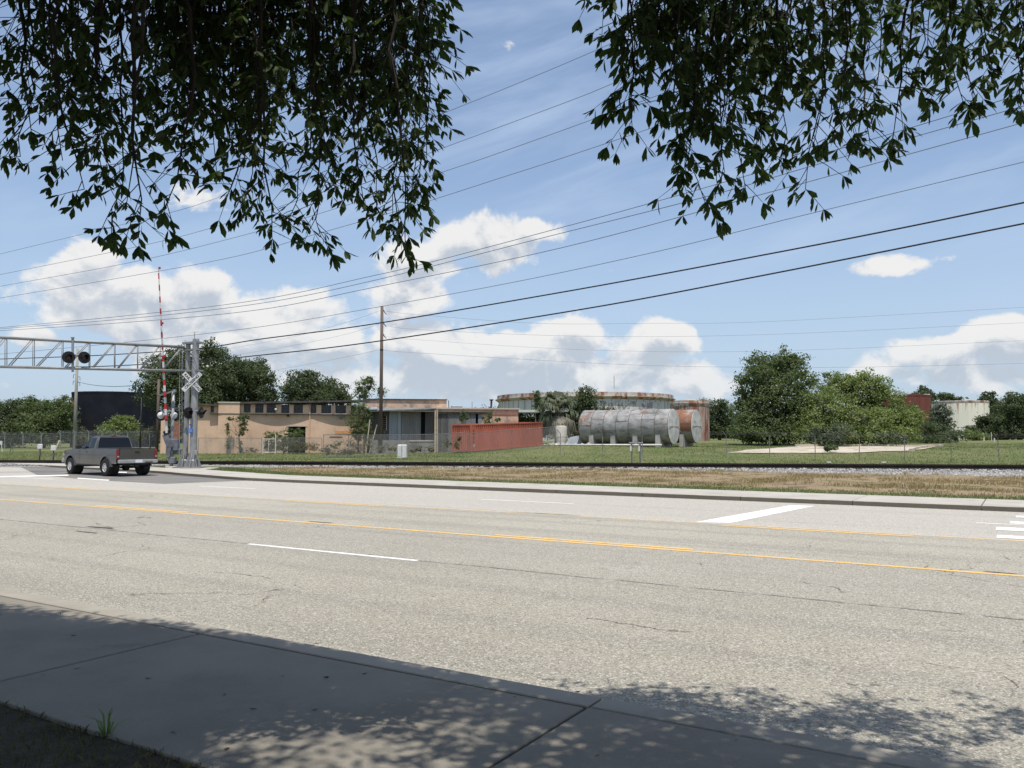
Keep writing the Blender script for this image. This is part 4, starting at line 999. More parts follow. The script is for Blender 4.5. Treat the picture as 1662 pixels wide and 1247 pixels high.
class Front:
    """a facade whose local x runs to the right, y into the building, z up"""
    def __init__(s, name, label, pxa, Ya, pxb, Yb, gz):
        a, b = P(pxa, 700, Ya), P(pxb, 700, Yb); s.o = Vector((a.x, a.y)); d = Vector((b.x - a.x, b.y - a.y)); s.len = d.length; s.e = d.normalized()
        s.t = thing(name, label, 'building', (a.x, a.y, gz), math.atan2(d.y, d.x)); s.gz = gz
    def x(s, px):
        k_ = (px - 831) / F / ray(px, 700).y * 1.0
        # ray (k,1)*t = o + x e
        k_ = ray(px, 700).x / ray(px, 700).y
        return (k_ * s.o.y - s.o.x) / (s.e.x - k_ * s.e.y)
    def z(s, px, py):
        X_ = s.x(px); Yw = s.o.y + s.e.y * X_; return P(px, py, Yw).z - s.gz
    def box(s, nm, m, x0, x1, y0, y1, z0, z1, par=None): return MB().bx(x0, x1, y0, y1, z0, z1).build(nm, m, par or s.t)
def make_brick_building():
    B = Front('brick_building', 'peach painted brick building with a row of high windows', 268, 82.6, 592, 88.0, .12); L_ = B.len
    zl = B.z(460, 672); zw0, zw1 = B.z(460, 670), B.z(460, 660); ze = B.z(460, 657)
    xd0, xd1 = B.x(468), B.x(496); zd = B.z(480, 692.5); xbr = B.x(299)
    # wall below the windows, with the doorway left open
    B.box('wall', m_pink, xbr, xd0, 0, .3, -.3, zl); B.box('wall', m_pink, xd1, L_, 0, .3, -.3, zl); B.box('wall', m_pink, xd0, xd1, 0, .3, zd, zl)
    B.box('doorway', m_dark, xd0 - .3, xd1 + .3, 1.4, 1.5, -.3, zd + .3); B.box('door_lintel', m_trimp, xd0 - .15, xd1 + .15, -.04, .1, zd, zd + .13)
    # clerestory
    wins = [(341, 346.5), (395, 406), (413.5, 427), (432, 447), (456, 469), (476, 491), (503, 513), (521, 537), (544, 561), (569, 577)]
    xs = [(B.x(a), B.x(b)) for a, b in wins]; prev = xbr
    for (a, b) in xs:
        B.box('pier', m_pink, prev, a, .0, .28, zl + .004, ze); prev = b
        w = B.box('window', m_pane, a - .03, b + .03, .16, .18, zl + .004, ze)
        nb = max(2, int((b - a) / .28))
        for q in range(1, nb): B.box('glazing_bar', m_mull, a + (b - a) * q / nb - .014, a + (b - a) * q / nb + .014, .13, .158, zl + .004, ze, w)
        for q in (1, 2): B.box('glazing_bar', m_mull, a, b, .125, .152, zl + (ze - zl) * q / 3 - .014, zl + (ze - zl) * q / 3 + .014, w)
        B.box('sill', m_trimp, a - .08, b + .08, -.05, .12, zl + .006, zl + .09, w)
    B.box('pier', m_pink, prev, L_, 0, .28, zl + .004, ze)
    # projecting ledge below the windows, depth waved to cast a scalloped shadow
    mb = MB(); N_ = 60; rings = []
    x0, x1 = B.x(340), L_
    for i in range(N_ + 1):
        f = i / N_; X_ = x0 + (x1 - x0) * f; ph = (X_ - B.x(395)) / (B.x(505) - B.x(395)); dep = .15 + .27 * (math.sin(math.pi * (ph % 1.0)) ** 1.0)
        rings.append([(X_, -.001, zl - .07), (X_, -dep, zl - .05), (X_, -dep, zl - .01), (X_, -.001, zl - .002)])
    mb.loft(rings, True); mb.build('ledge', m_roofe, B.t)
    zr = B.z(560, 652) ; zr0 = B.z(395, 656)
    mb = MB().add([(B.x(389), -.45, zr0), (L_ + .2, -.45, zr), (L_ + .2, 9, zr + .25), (B.x(389), 9, zr0 + .25), (B.x(389), -.45, zr0 + .2), (L_ + .2, -.45, zr + .2), (L_ + .2, 9, zr + .45), (B.x(389), 9, zr0 + .45)],
                  [(3, 2, 1, 0), (4, 5, 6, 7), (0, 1, 5, 4), (1, 2, 6, 5), (2, 3, 7, 6), (3, 0, 4, 7)]); mb.build('roof', m_roofe, B.t)
    B.box('fascia', m_roofe, B.x(390), L_, -.02, .10, ze + .003, zr0 - .02)
    zr2 = B.z(345, 659.5)
    B.box('roof', m_roofe, xbr - .3, B.x(354), -.5, 9, zr2, zr2 + .2)
    pl = B.box('chimney_pier', m_pink, B.x(354), B.x(388.5), -.32, .5, -.3, B.z(370, 654.5)); B.box('coping', m_trimp, B.x(354) - .08, B.x(388.5) + .08, -.40, .6, B.z(370, 654.5) + .002, B.z(370, 652.6), pl)
    B.box('string_course', m_roofe, B.x(345), B.x(388.5), -.36, -.318, zl - .07, zl - .0, pl)
    MB().tube([(B.x(502.5), -.08, .2), (B.x(502.5), -.08, B.z(502, 656))], .055, 8).build('downpipe', m_pink, B.t)
    for (a, b) in ((905 / 9.233 + 340 - 98, 0),): pass
    lm = MB().lathe([(0, -.14), (.10, -.10), (.14, 0), (.10, .10), (0, .14)], 12, (B.x(447), -.22, B.z(447, 665)), cap=False).build('globe_lamp', m_white, B.t, True)
    MB().bevbox((B.x(467), -.12, B.z(467, 674)), (.22, .2, .3), .03).build('flood_lamp', m_black, B.t)
    # blocked window near the right end with an exposed orange lintel
    B.box('patched_panel', mat('exposed_orange_brick', (.58, .29, .13), (.50, .24, .11), 4, .9, 0, .3, 20), B.x(544), B.x(570), -.03, .02, B.z(556, 704.5), B.z(556, 699.5))
    B.box('broken_opening', m_dark, B.x(535), B.x(556), -.025, .02, B.z(545, 710.3), B.z(545, 708.8))
    B.box('bare_render', m_trimp, B.x(538), B.x(562), -.02, .01, B.z(550, 681), B.z(550, 674.5))
    # ruined left end: brick pier and a collapsed opening
    B.box('brick_pier', m_pink, B.x(261), B.x(270), -.1, .4, -.3, B.z(265, 679)); B.box('broken_wall', m_brick, B.x(280), B.x(292), .2, .5, -.3, B.z(286, 684))
    B.box('end_wall', m_pink, L_ - .3, L_, .31, 8.5, -.3, zl + .1); B.box('back_wall', m_pink, xbr, L_, 8.5, 8.8, -.3, ze)
    B.box('lintel_beam', m_roofe, B.x(262), B.x(300), -.05, .3, B.z(280, 664.5), B.z(280, 661.5))
make_brick_building()

m_corr = mat('grey_corrugated_sheet', (.17, .168, .165), (.25, .245, .235), .8, .75, .2, .1, 20, .15, stain=(.085, .08, .072), st_scale=.9, stretch=(1, 1, .2))
m_corrd = mat('stained_corrugated_sheet', (.085, .085, .088), (.15, .147, .14), .8, .8, .2, .1, 20, .2, stain=(.11, .085, .07), st_scale=.9, stretch=(1, 1, .15))
m_zinc = mat('bright_zinc_sheet', (.27, .295, .325), (.34, .365, .39), 1, .6, .3, .1, 20, .1, stretch=(1, 1, .2))
m_timber = mat('bleached_timber', (.38, .31, .22), (.46, .385, .28), 1.2, .9, 0, .3, 25, .25, stretch=(2, 2, .2), stain=(.2, .15, .1))
m_dock = mat('dock_concrete', (.19, .18, .165), (.27, .255, .235), 1, .95, 0, .3, 20, .2, stain=(.12, .11, .10), st_scale=.6)
def corr_sheet(x0, x1, z0, z1, y, pitch=.20, dep=.035):
    mb = MB(); n_ = max(2, int((x1 - x0) / pitch)); pts = []
    for i in range(n_):
        p = x0 + (x1 - x0) * i / n_; q = (x1 - x0) / n_; pts += [(p, y), (p + q * .3, y), (p + q * .5, y - dep), (p + q * .8, y - dep)]
    pts.append((x1, y))
    for (a, ya), (b, yb) in zip(pts[:-1], pts[1:]): mb.quad((a, ya, z0), (b, yb, z0), (b, yb, z1), (a, ya, z1))
    return mb
def make_warehouse():
    B = Front('warehouse', 'derelict corrugated metal loading warehouse with sagging canopy roof', 588, 87.5, 844, 90.5, .25); X = B.x; Z = B.z
    zd = Z(690, 714.5); ztop = Z(640, 668)
    dk = B.box('loading_dock', m_dock, X(600), X(706), -.6, 3.5, -.4, zd); B.box('dock_edge', m_trimp, X(664), X(704), -.66, -.598, zd - .14, zd - .002, dk)
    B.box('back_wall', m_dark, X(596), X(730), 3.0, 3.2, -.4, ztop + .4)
    panels = [(600, 620, m_corrd), (622, 630, m_corrd), (631, 645.5, m_zinc), (651, 683, m_corr), (690, 704, m_corrd)]
    for a, b, m in panels: corr_sheet(X(a), X(b), zd - .3 if a > 640 else zd - .7, ztop, 0.0).build('corrugated_panel', m, B.t)
    B.box('white_column', m_zinc, X(645.5), X(650.5), -.12, .05, zd - .8, ztop)
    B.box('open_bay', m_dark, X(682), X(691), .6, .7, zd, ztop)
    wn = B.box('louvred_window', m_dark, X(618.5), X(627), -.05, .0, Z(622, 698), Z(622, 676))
    for q in range(6): B.box('slat', m_mull, X(619), X(626.5), -.075, -.052, Z(622, 697) + q * .22, Z(622, 697) + q * .22 + .1, wn)
    for a in (617.4, 626.6): B.box('frame', m_trimp, X(a), X(a + 1.0), -.09, -.02, Z(622, 699), Z(622, 675), wn)
    # lean-to canopy roof, front edge rising to the right
    def slab(x0, x1, y0, y1, z00, z01, zback, th, nm, m):
        return MB().add([(x0, y0, z00), (x1, y0, z01), (x1, y1, zback), (x0, y1, zback), (x0, y0, z00 + th), (x1, y0, z01 + th), (x1, y1, zback + th), (x0, y1, zback + th)],
                        [(3, 2, 1, 0), (4, 5, 6, 7), (0, 1, 5, 4), (1, 2, 6, 5), (2, 3, 7, 6), (3, 0, 4, 7)]).build(nm, m, B.t)
    slab(X(592), X(706), -1.3, 3.4, Z(592, 669.5), Z(706, 665.0), Z(660, 662), .12, 'canopy_roof', m_corr)
    B.box('canopy_beam', m_timber, X(605), X(706), -1.2, -1.05, Z(650, 668.6), Z(650, 666.9))
    slab(X(590), X(612), -1.35, 2, Z(592, 667), Z(612, 666), Z(600, 661), .1, 'bent_sheet', m_zinc)
    for a, w in ((703.5, 2.6), (706.8, 2.2)): B.box('timber_post', m_timber, X(a), X(a + w), -1.25, -1.0, -.4, Z(705, 665.5))
    # upper storey
    up = B.box('upper_wall', m_pinkw, X(589), X(731), 4.2, 12, Z(660, 664), Z(660, 646.3)); B.box('coping', m_roofe, X(588), X(732), 4.05, 12.2, Z(660, 646.3) + .003, Z(660, 644.8), up)
    tarp = mat('blue_tarpaulin', (.04, .16, .42), (.07, .22, .48), 3, .6, 0, .4, 10)
    mb = MB(); rings = []
    for i in range(30):
        x_ = X(598) + (X(724) - X(598)) * i / 29; z_ = Z(660, 644.6) - .02 + .10 * abs(math.sin(i * 1.7)) * (i % 5 > 1); rings.append([(x_, 5.0, Z(660, 644.8)), (x_, 6.5, z_ + .05), (x_, 8.0, z_)])
    mb.loft(rings, closed=False).build('tarpaulin', tarp, B.t)
    # right hand wing
    zt = Z(770, 664.5)
    for a, b, m in ((709, 716, m_corrd), (716.4, 728, m_corrd), (728.4, 749, m_corr), (749.5, 757, m_corrd), (757.4, 773, m_corr), (777, 782, m_zinc), (782.5, 799.5, m_pinkw)):
        corr_sheet(X(a), X(b), -.4, zt - .35, .5, .24).build('corrugated_panel', m, B.t)
    B.box('open_bay', m_dark, X(772), X(778), .8, .9, 0, zt - .3)
    B.box('eaves_beam', m_roofe, X(708), X(800), .30, .55, zt - .48, zt - .30)
    B.box('wing_roof', m_trimp, X(707), X(845), .15, 7, zt, zt + .16); B.box('fascia', m_pinkw, X(708), X(799), .3, .5, zt - .30, zt - .003)
    pw = B.box('end_block', m_pinkw, X(800), X(842), .32, 7, -.4, zt - .003)
    for q in range(9): B.box('wall_rib', m_pinkw, X(802 + q * 4.6), X(802.6 + q * 4.6), .27, .318, 0, zt - .65, pw)
    B.box('band', m_brick, X(800), X(841.8), .27, .318, zt - .62, zt - .50, pw)
    MB().tube([(X(799.5), 1.0, zt), (X(799.8), 1.0, zt + 1.0)], .11, 8).lathe([(.2, zt + 1.0), (.24, zt + 1.12), (.1, zt + 1.14)], 10, (X(799.8), 1.0, 0)).build('flue', m_roofe, B.t)
    MB().tube([(X(770), 2, zt), (X(770), 2, zt + .9)], .025, 6).build('aerial', m_roofe, B.t)
    MB().bevbox((X(746), 3, zt + .33), (1.2, .8, .3), .04).build('roof_unit', m_zinc, B.t)
    MB().tube([(X(734), 4, zt + 1.1), (X(734.5), 4, zt + .2), (X(738), 4, zt + .2)], .04, 6).build('bent_pipe', m_wire, B.t)
make_warehouse()
# awning by the palm
aw = Front('awning', 'flat pale green awning on thin posts beside the palm', 842, 95, 930, 96, .7)
aw.t['category'] = 'awning'
aw.box('awning_roof', mat('pale_green_paint', (.48, .53, .47), (.55, .60, .54), 2, .8), aw.x(842), aw.x(930), 0, 4, aw.z(880, 669.5), aw.z(880, 665.5))
for a in (870, 879, 905, 926): MB().tube([(aw.x(a), .3, -.3), (aw.x(a), .3, aw.z(880, 669.5))], .045, 8).build('post', m_galv, aw.t)

# ---------------------------------------------------------------- fences
def chain_mat():
    m = bpy.data.materials.new('chain_link'); m.use_nodes = True; nt = m.node_tree; k = NT(nt); b = nt.nodes['Principled BSDF']
    uv = k.new('ShaderNodeTexCoord').outputs['Object']; x, y, z = k.sep(uv); s = k.math('ADD', x, k.math('MULTIPLY', y, .2))
    def line(v): return k.math('LESS_THAN', k.math('ABSOLUTE', k.math('SUBTRACT', k.math('FRACT', k.math('MULTIPLY', v, 9.0)), .5)), .058)
    f = k.math('MAXIMUM', line(k.math('ADD', s, z)), line(k.math('SUBTRACT', s, z)))
    b.inputs['Base Color'].default_value = (.30, .30, .29, 1); b.inputs['Metallic'].default_value = .3; b.inputs['Roughness'].default_value = .6
    tr = k.new('ShaderNodeBsdfTransparent'); mx = k.new('ShaderNodeMixShader'); k.set(mx.inputs[0], f); k.set(mx.inputs[1], tr.outputs[0]); k.set(mx.inputs[2], b.outputs[0])
    k.set(nt.nodes['Material Output'].inputs[0], mx.outputs[0]); return m
m_chain = chain_mat(); m_fpost = mat('dull_fence_post', (.16, .155, .145), (.24, .235, .22), 3, .7, .3)
def fence(label, pts, h, step, mesh=True, toprail=True, arm=0, rad=.03, m=None, up=None):
    """pts: ground points (x, y) of the fence line"""
    m = m or m_fpost
    t = thing('chain_link_fence', label, 'fence', (pts[0][0], pts[0][1], 0))
    fab = MB(); last = None
    for (xa, ya), (xb, yb) in zip(pts[:-1], pts[1:]):
        Ls = math.hypot(xb - xa, yb - ya); n_ = max(1, round(Ls / step))
        for i in range(n_ + (1 if (xb, yb) == pts[-1] else 0)):
            f = i / n_; x_, y_ = xa + (xb - xa) * f, ya + (yb - ya) * f; z_ = float(terr(x_, y_)); lean = jr.uniform(-.03, .03)
            top = (x_ + lean * h, y_, z_ + h)
            path = [(x_, y_, z_ - .15), top]
            if arm: path.append((top[0] - arm * .75, top[1] - .08, top[2] + arm * .85))
            MB().tube(path, rad, 7).build('post', m, t, world=True)
            if last is not None:
                if toprail: MB().tube([last, top], .021, 6).build('top_rail', m, t, world=True)
                if mesh:
                    fab.add([(last[0], last[1], last[2] - h + .02), (top[0], top[1], top[2] - h + .02), top, last], [(0, 1, 2, 3)])
                if arm:
                    for q in (.25, .55, .85):
                        o_ = Vector((-arm * .75 * q, -.08 * q, arm * .85 * q)); MB().tube([Vector(last) + o_, Vector(top) + o_], .006, 4).build('barbed_wire', m, t, world=True)
            last = top
    if mesh: fab.build('mesh', m_chain, t, world=True)
    return t
g2 = lambda px, Yd: (lambda p: (p.x, p.y))(P(px, 700, Yd))
fence('chain link fence along the front of the peach brick building', [g2(322, 80), g2(426, 81.3)], 1.55, 2.9)
fence('chain link fence across the brick building doorway', [g2(449, 81.7), g2(523, 82.4)], 1.55, 2.9)
fence('overgrown chain link fence in front of the warehouse loading dock', [g2(525, 66), g2(604, 71), g2(712, 75), g2(760, 76)], 1.85, 3.0)
fence('chain link fence passing in front of the red container', [g2(762, 70.5), g2(900, 68.5)], 1.7, 3.0, rad=.022)
fence('barbed wire fence posts below the horizontal tanks and the slab', [g2(909, 62.5), g2(978, 61.4), g2(1322, 56.8), g2(1700, 53)], 1.55, 3.02, mesh=False, toprail=False, arm=.38, rad=.026)
fence('far chain link fence with slanted posts in front of the left trees', [g2(-20, 122), g2(98, 118)], 2.1, 3.2, toprail=True, arm=.4, rad=.05, m=m_galv)
fence('pale braced chain link fence behind the pickup', [g2(99, 112), g2(190, 108), g2(262, 104)], 2.3, 2.4, toprail=True, arm=.3, rad=.045, m=m_galv)
# field gate in the brick building fence
def make_gatef():
    a, b = Vector((*g2(427, 81.3), 0)), Vector((*g2(447.5, 81.6), 0)); z_ = .13
    t = thing('field_gate', 'pale tubular gate between the two fence runs at the brick building', 'gate', (a.x, a.y, z_))
    for p, h in ((a, 1.5), (b, 2.0)): MB().tube([(p.x, p.y, 0), (p.x, p.y, z_ + h)], .045, 8).build('gate_post', m_pipe, t, world=True)
    for z0 in (.15, 1.45): MB().tube([(a.x, a.y, z_ + z0), (b.x, b.y, z_ + z0)], .028, 8).build('bar', m_pipe, t, world=True)
    c = a.lerp(b, .45); MB().tube([(c.x, c.y, z_ + .15), (c.x, c.y, z_ + 1.45)], .025, 8).build('upright', m_pipe, t, world=True)
    MB().add([(a.x, a.y, z_ + .15), (b.x, b.y, z_ + .15), (b.x, b.y, z_ + 1.45), (a.x, a.y, z_ + 1.45)], [(0, 1, 2, 3)]).build('mesh', m_chain, t, world=True)
make_gatef()

# ---------------------------------------------------------------- poles
def pole(name, label, px, Yd, py_top, r0_, r1_, m, stubs=()):
    p = P(px, 700, Yd); zg = float(terr(p.x, p.y)); zt = P(px, py_top, Yd).z
    t = thing(name, label, 'pole', (p.x, p.y, zg))
    MB().tube([(0, 0, -.3), (0, 0, (zt - zg) * .5), (0, 0, zt - zg)], [r0_, (r0_ + r1_) / 2, r1_], 14).build('shaft', m, t, True)
    return t, p, zg, zt
tp, pp_, zg, zt = pole('utility_pole', 'tall bare brown timber pole in front of the warehouse', 618, 84, 497, .20, .15, m_pole)
for py in (503, 523, 542):
    z_ = P(618, py, 84).z - zg; MB().tube([(.14, 0, z_), (.24, 0, z_ - .22), (.36, 0, z_ - .38), (.48, 0, z_ - .48)], [.05, .05, .045, .03], 8).build('insulator', m_wire2, tp)
MB().lathe([(.185, -.05), (.185, .05)], 12, (0, 0, P(618, 568, 84).z - zg)).build('band', m_wire, tp)
tg_, pg_, zg2, zt2 = pole('utility_pole', 'pale grey timber pole rising behind the pickup', 121.5, 118, 566, .26, .17, m_gpole)
for s_, z_ in ((-1, zt2 - 3.9), (1, zt2 - 4.2), (-1, zt2 - 4.8), (1, zt2 - 5.0)): MB().tube([(0, 0, z_), (s_ * .45, 0, z_ + .05), (s_ * .5, 0, z_ - .5)], .045, 6).build('bracket', m_wire2, tg_)
pole('utility_pole', 'brown timber pole behind the raised crossing gate', 255.5, 92, 616, .17, .13, m_pole)
pole('marker_pole', 'thin dark pole in front of the black tank', 228.2, 90, 645, .06, .05, m_wire)
# ---------------------------------------------------------------- overhead wires
def wire_pts(pix, D=None, Yc=None):
    out = []
    for (px, py) in pix:
        r = ray(px, py)
        if D is not None: Yv = D / (NR.y + NR.x * r.x / r.y)
        else: Yv = np.interp(px, [c[0] for c in Yc], [c[1] for c in Yc])
        out.append(P(px, py, float(Yv)))
    return out
def smooth(pts, n=10):
    res = []
    for i in range(len(pts) - 1):
        p0, p1, p2, p3 = pts[max(i - 1, 0)], pts[i], pts[i + 1], pts[min(i + 2, len(pts) - 1)]
        for j in range(n):
            t = j / n; res.append(.5 * ((2 * p1) + (p2 - p0) * t + (2 * p0 - 5 * p1 + 4 * p2 - p3) * t * t + (3 * p1 - p0 - 3 * p2 + p3) * t ** 3))
    return res + [pts[-1]]
def wire(label, pix, r, m, D=None, Yc=None, ext=True):
    p = wire_pts(pix, D, Yc)
    if ext: p = [p[0] + (p[0] - p[1]).normalized() * 12] + p + [p[-1] + (p[-1] - p[-2]).normalized() * 6]
    c_ = smooth(p)
    if ext: c_ = [c_[0] + Vector((c_[0].x - c_[1].x, c_[0].y - c_[1].y, 0)).normalized() * 160] + c_
    o = MB().tube(c_, r, 6).build('overhead_wire', m); return tag(o, label, 'wire', 'overhead wires')
wire('topmost thin wire, vanishing behind the right hand leaves near the top', [(60, 398), (270, 347), (354, 321), (470, 280), (673, 202), (800, 152), (960, 85), (1130, 8)], .010, m_wire2, D=26.6)
wire('second thin wire from the top, crossing the left leaves', [(0, 446), (248, 395), (402, 352), (554, 301), (774, 220), (930, 162), (994, 136), (1200, 50)], .0105, m_wire2, D=26.3)
wire('third thin wire from the top, crossing both leaf masses', [(0, 465), (208, 427), (384, 385), (557, 335), (708, 283), (800, 252), (987, 185), (1200, 105), (1391, 32)], .0105, m_wire2, D=26.3)
wire('fourth thin wire from the top, crossing the gate arm tip', [(0, 484), (208, 449), (380, 417), (514, 380), (633, 346), (729, 316), (800, 293), (930, 251), (1150, 176), (1465, 62)], .0105, m_wire2, D=26.3)
wire('upper of the three close wires across the middle of the sky', [(0, 532), (212, 512), (420, 487), (600, 449), (694, 427), (932, 364), (1091, 320), (1379, 237), (1662, 152)], .012, m_wire2, D=27)
wire('middle of the three close wires across the sky', [(0, 534), (212, 517), (420, 493), (600, 457), (882, 386), (1144, 320), (1337, 264), (1662, 172)], .012, m_wire2, D=27)
wire('lowest of the three close wires across the sky', [(0, 537), (212, 523), (420, 503), (600, 468), (913, 402), (1250, 312), (1317, 294), (1662, 199)], .012, m_wire2, D=27)
wire('single thin wire just above the two thick cables', [(0, 575), (212, 555), (420, 531), (600, 501), (830, 459), (1060, 410), (1250, 363), (1290, 353), (1662, 263)], .0105, m_wire2, D=27.6)
wire('upper of the two thick black cables', [(0, 583), (160, 577), (320, 566), (420, 551), (600, 527), (932, 471), (1250, 412), (1465, 370), (1662, 329)], .026, m_wire, D=28.4)
wire('lower of the two thick black cables', [(0, 597), (160, 595), (320, 586), (420, 577), (600, 556), (952, 501), (1250, 445), (1662, 363)], .026, m_wire, D=28.4)
T4 = [(84, 505), (84, 521), (84, 536), (84, 568)]
rows = [[(618, 504), (678, 511), (874, 525), (1050, 525), (1250, 522), (1662, 499)], [(622, 526), (678, 535), (952, 546), (1250, 543), (1662, 524)], [(625, 542), (659, 550), (952, 568), (1250, 570), (1662, 553)], [(618, 568), (678, 573), (991, 591), (1187, 596), (1400, 596), (1662, 590)]]
nm4 = ['topmost', 'second', 'third', 'lowest']
for i, rw in enumerate(rows): wire(nm4[i] + ' faint wire running right from the tall timber pole', rw, .011, m_wire2, Yc=[(618, 84), (1662, 95)], ext=False)
lf = [[(618, 504), (560, 524), (470, 548), (340, 572)], [(616, 526), (560, 543), (470, 562), (340, 583)], [(615, 568), (560, 580), (470, 597), (380, 612)]]
for i, rw in enumerate(lf): wire(['topmost', 'middle', 'lowest'][i] + ' faint wire running left from the tall timber pole', rw, .010, m_wire2, Yc=[(340, 120), (618, 84)], ext=False)
wire('short sagging cable from the grey pole across the black tank', [(126, 620), (150, 625), (185, 627.5), (225, 625), (255.5, 619)], .035, m_wire2, Yc=[(121, 118), (256, 92)], ext=False)

# ---------------------------------------------------------------- small things in the grass
def small(name, label, cat, px, py, Yd, fn, group=None):
    p = P(px, py, Yd); z_ = float(terr(p.x, p.y)); t = thing(name, label, cat, (p.x, p.y, z_), 0, group); fn(t); return t
def marker(h, cap):
    def f(t):
        MB().tube([(0, 0, -.1), (0, 0, h)], .035, 8).build('post', m_wire, t); MB().bevbox((0, -.02, h - .02), (.34, .12, .34), .03).build('cap', cap, t)
        MB().bx(-.05, .05, -.07, .07, h * .35, h * .62).build('tag', m_wire2, t)
    return f
small('marker_post', 'white capped marker post in the grass, left of the pair', 'post', 65, 730, 57, marker(.98, m_white))
small('marker_post', 'white capped marker post in the grass nearest the pickup', 'post', 87, 730, 55, marker(.92, m_white))
def signp(t): MB().tube([(.15, 0, -.1), (0, 0, .8)], .04, 8).build('post', m_white, t); MB().box((-.2, 0, 1.0), (.6, .03, .42)).build('panel', m_white, t)
small('small_sign', 'small white sign panel at the left edge of the field', 'sign', 2, 728, 95, signp)
def twin(t):
    for s_ in (-.12, .12): MB().tube([(s_ * 1.6, 0, -.1), (s_ * .4, 0, .5), (s_ * 2.0, 0, 1.0)], .04, 6).build('strut', m_wire2, t)
small('forked_marker', 'small grey forked marker in the grass at far left', 'post', 19, 728, 95, twin)
def guy(t): MB().tube([(-.1, 0, 0), (.35, 0, 1.2)], .13, 8).build('guard', mat('cream_guard', (.62, .55, .36), (.55, .48, .32), 3, .8), t); MB().tube([(.35, 0, 1.2), (.5, 0, 2.6)], .03, 6).build('rod', m_wire2, t)
small('guy_wire_guard', 'cream guy wire guard leaning beside the grey pole', 'guard', 92, 729, 108, guy)
def cabinet(t):
    MB().bevbox((0, 0, .52), (.72, .6, 1.05), .05).build('body', m_white, t); MB().bx(-.015, .015, -.315, -.30, .1, 1.0).build('door_gap', m_wire, t); MB().bx(-.42, .42, -.36, .36, -.05, .04).build('plinth', m_saddle, t); MB().bx(-.30, -.06, -.325, -.301, .15, .9).build('door', m_white, t)
small('utility_cabinet', 'white utility cabinet in the grass before the loading dock', 'cabinet', 653, 735, 66, cabinet)
def post2(t):
    MB().tube([(0, 0, -.1), (0, 0, 1.35)], .04, 8).build('post', m_wire2, t); MB().bevbox((.0, -.03, 1.30), (.34, .08, .12), .02).build('head', m_wire2, t); MB().box((-.06, -.05, 1.0), (.09, .02, .30)).build('plate', m_pipe, t)
small('track_marker', 'grey trackside marker post, left of the pair below the tanks', 'post', 1025.5, 748, 47.5, post2); small('track_marker', 'grey trackside marker post, right of the pair below the tanks', 'post', 1039, 748, 47.5, post2)
def vessel(t): MB().lathe([(.0, 0), (.52, 0), (.54, .05), (.54, 1.85), (.50, 1.98), (.25, 2.02), (0, 2.02)], 28, cap=False).build('shell', mat('flaking_cream_paint', (.60, .57, .50), (.52, .49, .42), 2, .85, 0, .2, 20, stain=(.33, .29, .23), st_scale=1.3), t, 'auto'); MB().lathe([(.56, .95), (.56, 1.0)], 28).build('hoop', m_pipe, t)
small('upright_drum', 'cream upright cylinder at the foot of the palm', 'cylinder', 911, 712, 80, vessel)
def heap(seed, n_, w, m_, s0, s1):
    def f(t):
        rr = random.Random(seed)
        for i in range(n_): 
            q = rr.uniform(s0, s1); o = MB().bevbox((0, 0, 0), (q * rr.uniform(.8, 1.6), q, q * rr.uniform(.4, .8)), q * .12).build('lump', m_, t)
            o.location = (rr.uniform(-w, w), rr.uniform(-.8, .8), q * .3); o.rotation_euler = (rr.uniform(-.5, .5), rr.uniform(-.5, .5), rr.uniform(0, 3))
    return f
small('rubble_heap', 'heap of pale broken concrete beside the cream cylinder', 'rubble', 920, 722, 77, heap(4, 34, 2.2, m_slab, .14, .42))
def scrap(t):
    MB().add([(-1.1, 0, 0), (1.0, .2, 0), (.35, .4, 1.0), (-.5, .3, .85)], [(0, 1, 2, 3)]).build('sheet', m_zinc, t); MB().beam((.2, -.1, .95), (1.6, -.2, 0), .16, .05).build('board', m_slab, t)
small('scrap_sheet', 'bent grey metal sheet leaning at the left end of the tank', 'scrap', 934, 716, 79, scrap)
def planks(t):
    MB().tube([(0, 0, 0), (.35, .1, 3.4)], .06, 6).build('plank', m_timber, t); MB().tube([(.35, 0, .1), (1.05, .2, 2.9)], .06, 6).build('plank', m_timber, t)
small('leaning_planks', 'two pale planks leaning upright beside the tall timber pole', 'planks', 594, 722, 83, planks)
for i, (px, py, Yd) in enumerate(((1434, 744, 53), (1345, 746.5, 52), (1614, 722, 100), (1597, 719, 105))):
    lb = ['white scrap lying in the grass below the concrete slab', 'white scrap in the grass close to the rails', 'pale stub post in the right hand field, nearer one', 'pale stub post in the right hand field, left one'][i]
    if i < 2: small('litter', lb, 'litter', px, py, Yd, lambda t: MB().bevbox((0, 0, .06), (.26, .16, .06), .02).build('scrap', m_pipe, t))
    else: small('stub_post', lb, 'post', px, py, Yd, lambda t: MB().tube([(0, 0, 0), (.03, 0, .45)], [.09, .08], 8).build('post', m_pipe, t))
small('white_post', 'white post standing in the right hand field before the trees', 'post', 1609.5, 716, 108, lambda t: MB().tube([(0, 0, -.1), (-.02, 0, 1.1)], .05, 8).build('post', m_pipe, t))
